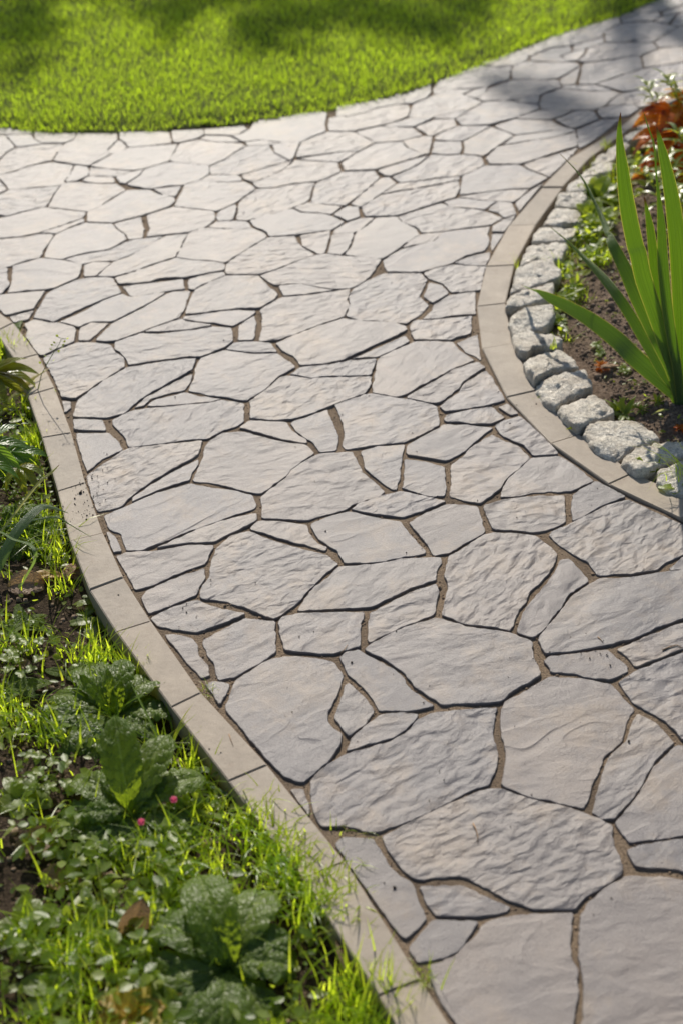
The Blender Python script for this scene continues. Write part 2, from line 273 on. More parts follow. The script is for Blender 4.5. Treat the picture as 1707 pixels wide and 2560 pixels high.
# ------------------------------------------------------------------ survey data (photo pixels)
STONES = '''
3 -19 310 83 310 85 334 48 335 13 334 -19 333
3 -19 336 13 337 27 351 38 368 19 377 0 396 -19 415
3 15 337 81 336 84 346 107 359 43 367 35 359 24 348
3 85 319 191 319 188 346 163 356 108 358 88 348
3 0 401 19 380 41 369 108 360 159 359 150 373 140 385 131 400 105 405 73 413 38 426 0 436 -19 440 -19 418
3 161 359 187 348 195 329 293 329 295 349 287 356 268 375 276 386 223 414 188 410 134 401 143 385
3 269 377 295 351 306 353 319 368 308 377 277 385
3 298 329 424 329 429 348 430 357 376 364 322 368 314 356 301 349
3 226 415 279 386 320 369 376 364 446 359 438 375 424 402 364 420 336 425 300 424 261 420
3 0 436 38 428 77 414 128 404 185 412 175 436 163 450 164 459 150 464 96 467 22 474 16 463 0 447 -19 440
3 -19 445 0 450 11 464 0 466 -19 466
3 -19 467 13 465 19 474 0 483 -19 488
3 188 412 220 416 225 428 220 439 191 451 166 455 164 450 179 431
3 228 418 265 421 306 425 332 428 290 440 255 440 223 439 225 426
3 204 451 223 441 284 442 290 456 255 458 220 455
3 289 442 335 428 360 423 351 436 314 459 300 456
3 121 517 137 485 150 466 166 456 190 454 223 457 255 459 292 458 316 474 281 493 252 514 220 528 204 526 175 523 145 520
3 0 487 21 475 96 469 151 464 134 487 124 504 115 517 80 523 48 531 22 540 0 537 -19 536 -19 491
3 0 544 22 541 48 533 112 518 143 522 204 528 217 530 210 544 179 554 156 563 128 571 96 582 57 590 0 595 -19 595 -19 546
3 97 583 156 564 210 546 212 554 172 569 143 584 121 582
3 0 597 61 591 96 584 131 584 134 590 123 606 108 630 102 643 64 651 29 664 0 671 -19 673 -19 597
3 110 644 118 619 140 585 175 571 214 557 281 559 293 573 311 584 319 598 287 616 268 624 220 630 188 638 156 648
3 220 528 252 515 319 475 376 474 395 485 437 493 438 504 427 514 354 538 282 556 220 554 217 542
3 285 558 354 541 357 555 362 571 357 595 322 599 314 584 297 573
3 383 472 456 464 446 479 438 491 411 488
3 161 648 191 639 223 632 271 625 322 600 364 595 411 590 364 619 325 638 287 652 236 652 207 660
3 212 661 236 653 281 655 239 689 210 690 209 673
3 242 690 284 654 325 640 415 589 472 584 459 603 454 619 438 643 383 659 344 675 284 691
3 32 664 102 644 159 650 206 660 204 676 196 694 137 719 118 723 64 726 19 732 29 708
3 0 673 19 668 21 695 26 711 6 734 -19 737 -19 675
3 -19 740 19 734 115 726 96 753 86 772 57 778 16 788 0 775 -19 759
3 306 715 370 707 459 697 464 721 427 726 383 734 325 740
3 430 342 435 355 451 355 492 346 512 336 508 323 429 327
3 424 401 451 358 496 349 537 355 604 358 617 365 588 379 563 397 524 413 477 408 435 405
3 499 347 515 338 575 341 604 355 540 354
3 510 323 610 314 620 323 598 335 579 338 528 336 513 336
3 579 338 601 335 623 323 642 298 802 279 818 282 813 314 815 328 776 342 754 354 703 355 655 349 617 352 607 352
3 614 354 655 349 697 355 674 362 642 362 620 365
3 681 362 703 356 751 355 744 371 735 395 725 400 687 382
3 528 414 566 398 588 381 618 365 673 362 684 381 722 401 674 414 636 427 596 437 528 436 523 422
3 316 461 351 437 364 421 424 404 477 408 524 413 523 435 502 448 461 462 419 464 374 472
3 502 450 524 437 598 438 607 452 566 455 528 454
3 602 438 674 416 719 403 735 401 709 422 681 438 630 454 612 448
3 630 456 681 439 712 422 738 400 760 401 846 405 846 416 854 427 827 440 795 452 738 457 687 468 644 470
3 776 506 783 483 787 460 799 452 829 441 856 428 936 426 948 443 905 482 862 513 800 509
3 367 536 427 518 435 515 483 521 537 527 539 548 518 566 473 580 419 585 365 591 374 572
3 435 515 453 481 462 462 499 450 559 456 612 453 642 470 604 496 588 508 543 527 489 521
3 547 528 588 509 593 518 583 550 545 552 540 543
3 596 507 607 496 644 471 687 469 735 459 789 454 779 473 776 492 767 505 725 521 665 539 620 550 590 550 595 527
3 521 566 540 553 585 551 620 553 630 569 591 571 543 570
3 623 551 668 539 728 521 754 531 811 534 829 539 862 555 830 574 783 580 741 586 674 591 665 578 636 566
3 733 519 771 505 811 511 856 515 829 535 799 532 754 529
3 448 644 441 641 456 614 472 582 505 569 559 572 633 570 661 582 669 593 630 615 595 637 563 657 528 651 483 649
3 287 695 345 676 440 644 448 645 483 650 528 652 563 658 563 674 521 682 464 693 419 693 400 695 370 705 297 710
3 566 660 595 639 633 615 671 593 738 589 744 604 760 620 789 637 735 655 687 674 649 685 567 686 563 677
3 749 588 783 582 827 575 824 594 819 614 811 633 799 636 757 614
3 818 633 824 614 830 586 862 583 885 580 878 607 869 623 853 637
3 472 698 518 685 559 679 566 688 505 712 486 724 472 722 469 709
3 650 688 687 676 738 655 789 637 815 634 856 639 900 642 923 644 953 648 942 665 926 690 900 709 878 720 834 722 799 717 751 708 719 709 684 712 665 700
3 695 714 751 709 802 720 837 725 767 735 708 739
3 739 392 747 370 754 354 781 343 818 329 883 329 905 340 937 356 896 377 845 379 800 385
3 841 265 1004 214 1004 239 1012 258 988 262 940 269 912 281 867 290 857 290 841 290
3 819 316 822 297 841 290 867 292 912 282 940 271 988 263 1020 261 1025 274 1020 290 979 306 943 314 883 327 822 328
3 1004 239 1004 214 1074 195 1077 231 1065 244 1028 258 1013 257
3 1022 287 1031 260 1068 244 1087 236 1157 234 1173 242 1205 255 1173 273 1128 281 1087 290 1077 295 1020 293
3 1084 236 1081 223 1103 222 1151 223 1183 222 1157 234 1119 236
3 1160 235 1186 223 1218 215 1215 228 1192 245 1170 241
3 950 316 979 308 1023 295 1081 296 1033 316 991 317
3 1081 295 1090 290 1132 281 1175 274 1157 284 1135 297 1087 296
3 1036 317 1087 298 1135 298 1141 314 1106 327 1084 338 1068 338 1055 327
3 888 329 947 316 1031 319 1055 338 1004 351 937 356 921 345 899 338
3 1004 352 1055 341 1081 341 1077 360 1071 384 1058 384 1020 370 1012 360
3 1084 354 1151 354 1154 367 1149 384 1119 386 1077 383 1082 367
3 1085 343 1106 329 1146 314 1224 314 1183 338 1152 352 1087 349
3 1157 354 1186 338 1226 317 1246 324 1278 335 1282 340 1243 364 1208 389 1157 384 1160 370
3 853 408 886 386 937 359 1004 354 1017 370 1061 386 1004 404 937 423 861 426
3 739 397 800 388 848 380 892 378 886 384 848 404 800 402 765 399
3 942 426 1007 405 1071 388 1049 407 1023 421 974 440 959 437
3 979 442 1023 423 1052 408 1077 386 1119 388 1154 386 1202 391 1210 411 1183 426 1154 439 1093 443 1042 451 998 456
3 953 485 991 459 1046 453 1103 445 1149 440 1148 448 1097 459 1042 470 991 477
3 875 510 905 483 950 445 972 442 991 458 959 478 931 498 899 517
3 902 517 950 488 998 478 1049 470 1097 462 1144 451 1149 469 1138 493 1106 502 1058 518 991 539 943 540 912 541 905 526
3 833 537 867 515 896 517 899 542 867 552 854 544
3 832 585 835 574 870 555 905 544 936 544 912 565 896 579 864 582
3 861 636 877 616 889 580 915 565 940 544 991 541 1004 555 1039 571 1049 587 1007 612 991 625 953 647 912 643
3 993 541 1058 520 1103 507 1135 517 1183 521 1215 528 1256 544 1227 561 1167 568 1112 577 1052 582 1042 568 1007 555
3 1004 619 1020 603 1052 584 1109 579 1093 593 1081 603 1039 611
3 1106 504 1144 494 1192 499 1240 502 1211 523 1170 519 1128 517
3 1216 525 1243 502 1278 506 1288 526 1289 536 1259 544 1243 531
3 1144 491 1183 485 1227 478 1269 474 1323 472 1300 491 1283 504 1243 502 1192 498
3 1286 507 1301 494 1326 474 1356 458 1297 529
3 1259 547 1289 537 1272 563 1259 579 1229 579 1229 565
3 1229 584 1258 583 1229 628 1224 609
3 1083 223 1102 185 1207 162 1239 168 1279 164 1274 182 1272 198 1223 212 1217 217 1175 220 1102 223
3 1201 159 1303 112 1322 140 1317 150 1284 163 1240 167
3 1138 297 1175 274 1207 255 1264 250 1303 257 1344 260 1347 271 1312 284 1284 295 1220 311 1159 314 1150 312
3 1280 166 1299 156 1319 152 1350 155 1437 155 1449 163 1398 193 1360 198 1280 198 1277 179
3 1303 118 1373 92 1545 41 1551 57 1508 77 1505 91 1430 112 1379 117 1323 140
3 1322 150 1328 140 1379 120 1425 114 1427 129 1398 139 1414 148 1437 152 1386 154
3 1402 140 1427 131 1462 121 1459 134 1440 151 1414 148
3 1430 128 1432 113 1507 92 1508 107 1472 118
3 1443 153 1462 137 1468 121 1510 108 1628 105 1644 120 1599 138 1526 148 1459 156
3 1512 104 1510 77 1555 57 1631 53 1660 59 1692 67 1660 85 1590 97 1558 104
3 1574 104 1596 97 1658 86 1631 104
3 1634 105 1660 88 1698 65 1743 54 1743 112 1685 115 1647 118
3 1555 56 1550 50 1602 32 1647 29 1650 41 1628 51 1590 53
3 1548 48 1551 38 1650 -10 1749 -48 1749 0 1707 10 1653 26 1602 31
3 1657 29 1707 13 1749 2 1749 22 1692 33 1653 41
3 1634 51 1653 43 1689 35 1669 59 1650 57
3 1676 61 1695 33 1749 24 1749 51 1695 65
3 1453 166 1459 158 1526 150 1598 139 1606 171 1558 185 1520 198 1484 210 1445 210 1453 179
3 1402 195 1449 166 1443 188 1437 210 1405 212 1398 204
3 1609 169 1604 140 1647 121 1707 114 1749 112 1749 147 1653 163
3 1609 171 1707 156 1749 148 1749 182 1707 195 1622 220 1558 228 1529 220 1488 210 1526 198 1561 185
3 1402 220 1405 213 1484 211 1526 222 1529 225 1478 226
3 1220 220 1277 199 1395 199 1402 217 1366 228 1347 239 1271 249 1207 252 1191 246 1217 226
3 1280 250 1312 244 1347 239 1344 258 1306 257
3 1347 255 1357 236 1402 220 1478 228 1529 226 1551 233 1520 252 1513 263 1484 274 1430 274 1379 276 1350 271
3 1287 295 1315 284 1350 274 1430 276 1402 289 1373 298 1328 297
3 1386 298 1411 289 1437 277 1481 277 1497 297 1468 308 1440 319 1424 319 1405 309
3 1491 273 1520 265 1583 260 1596 271 1574 287 1551 292 1504 295 1496 287
3 1516 263 1526 250 1553 233 1606 222 1685 220 1653 249 1596 269 1583 260
3 1612 222 1707 196 1765 182 1765 204 1692 220
3 1233 314 1284 297 1376 300 1398 314 1421 320 1357 328 1287 336 1255 324
3 1255 362 1287 338 1360 330 1411 320 1437 322 1437 327 1379 343 1312 352
3 1443 349 1440 325 1500 298 1551 294 1520 322 1478 354 1449 370 1443 364
3 1213 395 1242 367 1312 354 1379 344 1437 330 1443 349 1441 365 1392 379 1347 395 1299 410 1223 410
3 1408 381 1443 368 1430 387
3 1306 411 1347 397 1405 381 1427 389 1373 442 1347 432 1319 421
3 1148 486 1154 440 1210 413 1296 411 1319 424 1370 443 1325 469 1271 472 1207 480
2 23 792 86 775 73 796 36 805
2 84 794 93 776 118 734 130 725 200 696 246 692 282 694 293 712 304 732 264 746 221 764 154 794 132 805 111 798
2 148 803 200 782 264 748 305 734 325 741 379 735 414 732 386 750 343 773 304 792 282 803 229 803 200 815 179 810
2 202 818 229 805 273 807 225 850 198 850 196 837
2 239 851 279 809 307 794 357 769 414 734 432 726 479 725 468 748 464 769 450 792 386 816 354 828 293 850 271 853
2 64 809 86 798 107 801 132 807 148 805 179 814 191 819 186 853 143 871 111 887 96 884 66 844 68 823
2 109 896 114 891 157 869 193 855 232 855 275 859 289 880 311 894 314 916 257 951 189 996 154 992 139 955 125 926
2 286 855 354 832 396 834 482 825 536 816 581 819 583 853 561 868 504 891 464 892 386 903 321 912 314 894 300 880 289 873
2 362 828 386 818 454 796 468 803 500 807 532 812 482 822 396 829
2 182 1041 193 1001 257 953 318 918 389 907 461 897 493 896 482 923 429 953 361 991 332 1014 314 1032 261 1044 214 1042
2 155 1001 177 1003 179 1019 162 1030
2 184 1048 214 1046 259 1050 268 1076 229 1076 186 1073
2 189 1082 271 1082 296 1101 307 1123 257 1148 218 1180 200 1123
2 336 1019 361 996 429 959 482 934 479 951 463 975 421 984 379 996 361 1014
2 366 1014 389 998 464 980 500 989 554 996 529 1003 464 1009 404 1014
2 280 1050 321 1030 361 1021 404 1018 464 1012 529 1005 557 998 610 1007 611 1051 593 1064 557 1076 521 1096 479 1098 393 1110 321 1118 311 1091 286 1066
2 463 785 470 761 487 725 517 709 565 689 645 688 667 710 696 736 690 745 651 768 594 770 543 776 492 783
2 458 793 463 790 543 779 591 774 639 777 632 788 584 815 540 807 492 803 460 796
2 597 814 637 787 642 809 634 849 597 849
2 651 776 658 769 699 744 709 742 768 737 838 727 876 721 868 748 875 761 859 791 795 812 741 833 696 849 648 852 655 819 656 793
2 565 873 588 855 639 853 677 857 693 879 632 881
2 501 895 562 874 626 884 693 882 712 895 741 916 696 940 664 972 619 1000 591 999 565 991 524 988 471 976 486 943 490 914
2 690 858 741 836 798 814 859 795 881 799 916 803 948 803 983 806 1013 814 1018 823 989 839 951 855 875 890 859 898 820 908 750 913 737 892 709 878
2 750 917 824 911 875 901 942 897 935 914 927 938 875 940 811 940 779 945 747 937 725 935 741 924
2 623 1002 664 975 702 941 725 938 772 946 814 943 929 941 927 959 916 981 875 996 836 1010 804 1023 766 1039 725 1048 677 1050 624 1045 626 1019
2 599 1069 623 1051 677 1053 718 1055 731 1077 766 1099 766 1107 741 1104 690 1094 651 1082
2 726 1055 766 1042 820 1023 824 1039 836 1064 847 1086 841 1125 798 1129 779 1102 757 1090 737 1074
2 879 897 952 865 1013 838 1023 854 988 872 943 892 908 893
2 865 790 874 760 870 744 881 723 911 704 959 683 1051 682 1067 699 1048 741 1070 763 1051 786 1013 809 981 805 943 801 901 801
2 957 652 997 625 1045 612 1083 602 1112 578 1224 566 1217 585 1224 604 1211 625 1163 639 1128 658 1090 669 1051 679 968 679 959 664
2 1058 682 1090 669 1131 661 1214 666 1211 671 1201 725 1128 731 1106 709 1070 696
2 1134 656 1179 639 1224 629 1222 648 1214 663 1166 662
2 1058 742 1072 707 1102 712 1121 733 1080 757
2 1055 797 1080 774 1083 762 1125 735 1187 728 1188 784 1134 787 1090 795
2 1024 817 1032 801 1083 799 1179 790 1176 833 1147 841 1125 849 1083 849 1035 848 1027 833
2 1141 856 1193 835 1201 900 1185 889 1163 881
2 929 982 935 942 943 900 952 891 988 875 1035 854 1077 852 1131 854 1147 875 1185 900 1131 921 1083 948 1051 964 1019 983 994 993 956 986
2 1015 994 1039 977 1090 950 1134 923 1192 905 1212 918 1179 939 1157 955 1144 974 1096 1007 1074 1006
2 1099 1015 1147 977 1160 956 1214 924 1227 939 1263 999 1204 1015 1157 1022 1112 1028
2 1244 1017 1267 1007 1294 1033 1275 1037
1 217 1189 254 1162 307 1128 322 1120 391 1113 506 1102 495 1137 445 1164 414 1181 372 1208 330 1237 303 1266 246 1279 227 1225
1 554 1082 606 1078 652 1091 697 1103 766 1113 787 1132 759 1151 728 1172 713 1191 653 1233 617 1229 575 1216 537 1208 483 1201 495 1170 508 1149 512 1122 525 1101
1 332 1252 334 1243 384 1208 430 1181 495 1149 495 1162 479 1183 474 1199 430 1212 391 1225
1 261 1289 334 1258 391 1233 476 1208 518 1218 583 1225 629 1237 642 1260 636 1271 583 1287 525 1310 476 1325 433 1344 357 1373 317 1375 303 1334 273 1321
1 393 1369 445 1346 510 1317 583 1294 640 1283 642 1300 606 1319 575 1333 537 1354 468 1356
1 269 1329 288 1340 303 1377 284 1380
1 294 1390 315 1380 384 1377 468 1363 535 1362 518 1398 510 1411 468 1424 430 1440 376 1465 340 1474 319 1436
1 353 1493 368 1476 437 1445 510 1421 514 1444 498 1466 489 1489 430 1512 374 1533
1 378 1545 430 1518 491 1499 529 1516 613 1533 567 1553 491 1581 445 1574 395 1564
1 500 1495 506 1466 525 1440 529 1405 541 1371 575 1340 621 1327 682 1352 736 1367 817 1387 844 1409 802 1444 771 1476 740 1511 696 1540 682 1545 609 1516 556 1501
1 625 1322 644 1302 697 1302 766 1312 774 1333 789 1354 817 1367 812 1375 766 1361 697 1344 678 1336
1 838 1010 924 982 993 994 1012 996 1075 1010 1090 1017 1098 1063 1066 1079 1031 1096 1012 1105 943 1111 863 1123 857 1113 863 1082 851 1040
1 903 1128 943 1115 1010 1112 1006 1132 1001 1159 999 1190 989 1222 981 1224 955 1205 916 1174
1 653 1241 717 1192 733 1167 794 1134 882 1128 890 1151 905 1178 962 1228 943 1243 890 1257 867 1272 767 1299 717 1297 657 1294
1 878 1272 893 1260 958 1237 1004 1228 1066 1241 1115 1253 1066 1272 1008 1293 928 1283
1 1006 1220 1010 1197 1012 1148 1066 1155 1110 1167 1112 1209 1115 1220 1108 1239 1073 1241 1046 1232
1 1016 1136 1018 1113 1043 1098 1098 1069 1108 1061 1173 1063 1230 1069 1188 1102 1154 1132 1119 1151 1066 1142
1 1022 1306 1066 1281 1119 1260 1192 1266 1200 1293 1211 1331 1169 1354 1123 1381 1085 1389 1066 1358 1043 1331
1 777 1312 813 1293 874 1278 928 1291 1001 1304 1020 1331 1062 1377 1062 1383 1004 1392 958 1404 863 1408 844 1377 794 1346
1 746 1526 775 1477 821 1442 848 1415 928 1410 1004 1396 1100 1392 1102 1406 1090 1427 1089 1448 1027 1469 924 1517 844 1521
1 1124 1241 1128 1205 1126 1163 1157 1140 1184 1113 1229 1086 1260 1103 1291 1113 1323 1144 1298 1169 1260 1199 1249 1220 1197 1257 1164 1251
1 1109 1050 1115 1038 1164 1027 1226 1017 1260 1044 1226 1058 1184 1060 1149 1054 1115 1054
1 1235 1065 1268 1048 1298 1040 1337 1075 1375 1111 1394 1134 1333 1139 1310 1113 1291 1105 1256 1090
1 1249 1241 1260 1213 1275 1190 1329 1144 1398 1140 1432 1159 1482 1201 1425 1226 1337 1230 1291 1239
1 1432 1301 1427 1266 1432 1236 1455 1220 1490 1203 1562 1241 1505 1262 1459 1289
1 1373 1339 1379 1329 1436 1304 1509 1266 1570 1249 1639 1281 1700 1310 1731 1327 1731 1373 1707 1385 1658 1408 1643 1423 1578 1433 1495 1438 1467 1404 1436 1387 1398 1362
1 1208 1262 1260 1247 1337 1239 1409 1239 1411 1274 1411 1306 1371 1322 1337 1329 1283 1324 1233 1322 1218 1293
1 1675 1419 1707 1392 1735 1377 1735 1421 1707 1424 1677 1424
1 1105 1536 1111 1496 1122 1469 1111 1438 1115 1415 1122 1392 1161 1369 1210 1337 1233 1333 1279 1333 1340 1341 1375 1368 1392 1387 1383 1412 1367 1438 1321 1480 1314 1503 1295 1526 1274 1577 1239 1567 1163 1561
1 1291 1582 1306 1534 1329 1500 1367 1457 1390 1423 1398 1400 1421 1396 1451 1427 1471 1452 1421 1484 1405 1511 1378 1547 1360 1572 1333 1592
1 413 1585 449 1587 483 1596 494 1616 496 1639 521 1665 525 1688 505 1694 462 1648
1 507 1601 556 1574 614 1545 686 1554 688 1585 688 1630 663 1648 623 1672 588 1690 547 1699 534 1656 521 1639
1 697 1558 704 1543 744 1534 838 1531 909 1531 902 1563 898 1614 869 1623 829 1634 784 1632 712 1623 701 1581
1 514 1710 534 1703 574 1708 570 1728 550 1757
1 567 1777 565 1764 585 1710 592 1699 668 1650 712 1639 784 1643 835 1654 858 1688 846 1728 820 1781 817 1804 851 1835 853 1857 829 1891 788 1933 757 1958 708 1940 650 1875 601 1817
1 849 1643 864 1630 896 1625 913 1636 962 1661 1003 1688 1025 1723 1083 1764 1038 1775 949 1777 918 1728 873 1688
1 838 1793 864 1714 873 1708 913 1746 936 1781 913 1808 873 1839 851 1813
1 867 1877 880 1844 949 1786 1003 1782 1047 1786 1016 1822 976 1846 913 1862
1 922 1605 920 1567 927 1531 967 1511 1025 1480 1088 1460 1096 1478 1084 1536 1025 1558 958 1587
1 728 1973 757 1973 768 1996 773 2025 771 2034
1 1344 1598 1382 1549 1411 1518 1422 1496 1471 1462 1494 1447 1570 1444 1650 1431 1707 1424 1739 1424 1739 1540 1707 1545 1645 1567 1578 1598 1507 1614 1436 1627 1364 1634
1 913 1623 924 1612 962 1592 1007 1569 1087 1545 1103 1547 1159 1565 1275 1583 1328 1605 1331 1639 1351 1685 1315 1710 1270 1732 1250 1755 1186 1757 1105 1761 1038 1719 1007 1677 971 1652
1 1360 1652 1371 1641 1436 1634 1516 1623 1538 1643 1567 1665 1567 1679 1525 1697 1462 1692 1436 1683 1378 1679
1 1543 1623 1578 1607 1650 1578 1707 1556 1739 1549 1739 1616 1694 1625 1650 1643 1587 1665 1567 1643
1 1545 1703 1587 1677 1641 1656 1707 1630 1739 1621 1739 1862 1707 1848 1668 1804 1623 1779 1578 1752
1 1255 1768 1261 1755 1320 1723 1373 1690 1444 1694 1529 1710 1552 1741 1583 1772 1565 1804 1556 1848 1507 1893 1494 1929 1476 1960 1471 1996 1456 2020 1391 2005 1320 1991 1253 1962 1266 1889 1257 1848 1250 1808
1 1480 2031 1494 1973 1507 1933 1520 1893 1565 1853 1576 1817 1592 1784 1632 1802 1672 1844 1681 1857 1632 1906 1605 1956 1583 1991 1534 2045 1503 2045
1 1538 2056 1583 2005 1610 1964 1632 1920 1690 1862 1739 1866 1739 2085 1707 2087 1632 2098 1574 2105 1556 2081
1 775 1951 802 1924 864 1884 971 1855 1016 1831 1047 1795 1087 1779 1168 1772 1241 1768 1232 1808 1232 1848 1244 1884 1235 1929 1221 1962 1177 1973 1101 2014 1034 2045 980 2067 931 2081 860 2064 802 2063 784 2027 777 1987
1 953 2092 1101 2018 1213 1972 1249 1970 1315 1995 1417 2018 1484 2041 1527 2064 1532 2110 1555 2161 1550 2187 1463 2243 1433 2271 1330 2271 1274 2250 1193 2207 1152 2189 1040 2197 1009 2176 978 2136
1 1050 2217 1152 2212 1193 2232 1272 2268 1264 2278 1203 2289 1091 2289 1065 2258
1 1024 2370 1070 2309 1091 2299 1193 2304 1167 2345 1142 2380 1101 2396 1042 2406
1 1075 2442 1070 2414 1131 2391 1193 2334 1213 2304 1274 2289 1346 2283 1430 2283 1425 2334 1425 2396 1443 2426 1443 2482 1427 2574 1427 2615 1193 2615 1137 2554 1096 2493
1 1458 2544 1458 2488 1455 2431 1448 2386 1450 2294 1468 2258 1519 2217 1565 2192 1642 2192 1744 2207 1744 2625 1463 2625 1448 2574
1 1565 2125 1591 2115 1672 2102 1744 2090 1744 2187 1672 2171 1591 2166
1 839 2110 862 2092 931 2098 950 2127 967 2161 1001 2190 1030 2211 1047 2258 1066 2296 1043 2321 1011 2346 963 2291 921 2228 870 2157
'''
LAWN_EDGE = [(-500, 300), (-120, 318), (0, 321), (64, 331), (128, 336), (200, 333), (310, 333), (400, 331), (464, 321), (530, 318), (607, 313), (690, 299), (750, 291), (815, 281), (900, 263), (1000, 239), (1055, 220), (1120, 198), (1182, 176), (1250, 150), (1303, 124), (1430, 78), (1545, 42), (1640, 4), (1780, -52), (1990, -140)]
L_IN = [(-260, 610), (-115, 700), (34, 808), (95, 886), (137, 969), (179, 1082), (214, 1207), (258, 1334), (309, 1445), (378, 1554), (503, 1733), (668, 1913), (862, 2155), (1050, 2449), (1290, 2830)]
L_OUT = [(-340, 640), (-190, 725), (-10, 830), (39, 901), (71, 989), (107, 1094), (146, 1228), (177, 1353), (225, 1476), (292, 1581), (429, 1769), (572, 1953), (757, 2197), (946, 2489), (1175, 2880)]
R_IN = [(1960, 120), (1780, 178), (1650, 238), (1542, 325), (1427, 394), (1354, 469), (1271, 564), (1214, 667), (1191, 766), (1204, 872), (1265, 994), (1375, 1110), (1520, 1212), (1702, 1298), (1900, 1392)]
R_OUT = [(1978, 140), (1800, 196), (1673, 256), (1568, 326), (1475, 394), (1405, 469), (1338, 562), (1284, 663), (1262, 758), (1278, 859), (1340, 977), (1447, 1088), (1581, 1184), (1759, 1264), (1955, 1352)]

def poly_inside(P, px, py):
    c = np.zeros(px.shape, bool); n = len(P)
    for i in range(n):
        x1, y1 = P[i]; x2, y2 = P[i - 1]
        if y1 == y2: continue
        hit = ((y1 > py) != (y2 > py)) & (px < (x2 - x1) * (py - y1) / (y2 - y1) + x1)
        c ^= hit
    return c
def seg_dist(P, px, py, closed=False):
    d = np.full(px.shape, 1e9)
    for i in range(len(P) - (0 if closed else 1)):
        a = np.array(P[i]); b = np.array(P[(i + 1) % len(P)]); ab = b - a; L = max((ab ** 2).sum(), 1e-12)
        t = np.clip(((px - a[0]) * ab[0] + (py - a[1]) * ab[1]) / L, 0, 1)
        d = np.minimum(d, np.hypot(px - a[0] - t * ab[0], py - a[1] - t * ab[1]))
    return d
g2 = lambda L: [tuple(at(x, y).xy) for x, y in L]
lin, lout, rin, rout, lawn = g2(L_IN), g2(L_OUT), g2(R_IN), g2(R_OUT), g2(LAWN_EDGE)

# ------------------------------------------------------------------ ground, sand bed, soils
def fbm(x, y, s, o=3, seed=0.0):
    v = 0; a = 1.0
    for i in range(o):
        v += a * noise.noise((x * s + seed, y * s - seed, seed * 1.7)); s *= 2.1; a *= 0.5
    return v
def grid_sheet(name, poly, step, zfun, mat, kind='structure'):
    P = np.array(poly); x0, y0 = P.min(0) - step; x1, y1 = P.max(0) + step
    xs = np.arange(x0, x1, step); ys = np.arange(y0, y1, step); X, Y = np.meshgrid(xs, ys); nx = len(xs)
    ok = poly_inside(poly, X[:-1, :-1] + step / 2, Y[:-1, :-1] + step / 2)
    jj, ii = np.nonzero(ok); a = jj * nx + ii
    Q = np.stack([a, a + 1, a + nx + 1, a + nx], 1); used, inv = np.unique(Q.ravel(), return_inverse=True)
    vx, vy = X.ravel()[used], Y.ravel()[used]
    V = np.stack([vx, vy, zfun(vx, vy)], 1)
    o = quadsoup(name, V, inv.reshape(-1, 4), mat); o['kind'] = kind
    return o
gd = mobj('ground', [(-60, -30, -0.12), (60, -30, -0.12), (60, 120, -0.12), (-60, 120, -0.12)], [(0, 1, 2, 3)], M['turf']); gd['kind'] = 'structure'
inset = lambda A, B, f: [(a[0] + (b[0] - a[0]) * f, a[1] + (b[1] - a[1]) * f) for a, b in zip(A, B)]
path_poly = inset(lin, lout, 0.4)[::-1] + [(-2.2, 4.2)] + [(x, y + 0.05) for x, y in lawn] + inset(rin, rout, 0.4) + [(1.9, 0.6), (0.9, 0.6)]
Z_SAND = -0.0041
def sand_z(x, y):
    return np.array([Z_SAND + 0.0022 * fbm(a, b, 14, 2, 3.0) for a, b in zip(x, y)])
grid_sheet('path', path_poly, 0.012, sand_z, M['sand'])
# weed bed (lower than the kerb top) and flower bed
lbed_poly = inset(lin, lout, 0.75) + [(0.9, 0.55), (-2.4, 0.55), (-2.4, 4.1)]
def lb_z(x, y):
    d = seg_dist(lout, x, y)
    return np.array([-0.040 + 0.014 * min(1, q / 0.12) + 0.010 * fbm(a, b, 7, 3, 5.0) for a, b, q in zip(x, y, d)])
grid_sheet('weed_bed_soil', lbed_poly, 0.014, lb_z, M['darksoil'])
rbed_poly = inset(rin, rout, 0.75) + [(3.2, 1.8), (3.4, 5.8)]
def rb_z(x, y):
    d = seg_dist(rout, x, y)
    return np.array([-0.030 + 0.034 * min(1, max(0, q - 0.05) / 0.16) + 0.012 * fbm(a, b, 9, 4, 8.0) + 0.004 * abs(fbm(a, b, 40, 2, 2.0)) for a, b, q in zip(x, y, d)])
grid_sheet('flower_bed_soil', rbed_poly, 0.012, rb_z, M['soil'])
lawn_poly = [(x, y + 0.008) for x, y in lawn] + [(4.5, 9.0), (-4.0, 9.0), (-4.0, lawn[0][1])]
def lawn_z(x, y):
    d = seg_dist(lawn, x, y)
    return np.array([-0.002 + 0.016 * min(1, q / 0.08) + 0.006 * fbm(a, b, 3, 2, 4.0) for a, b, q in zip(x, y, d)])
grid_sheet('lawn_soil', lawn_poly, 0.02, lawn_z, M['turf'])

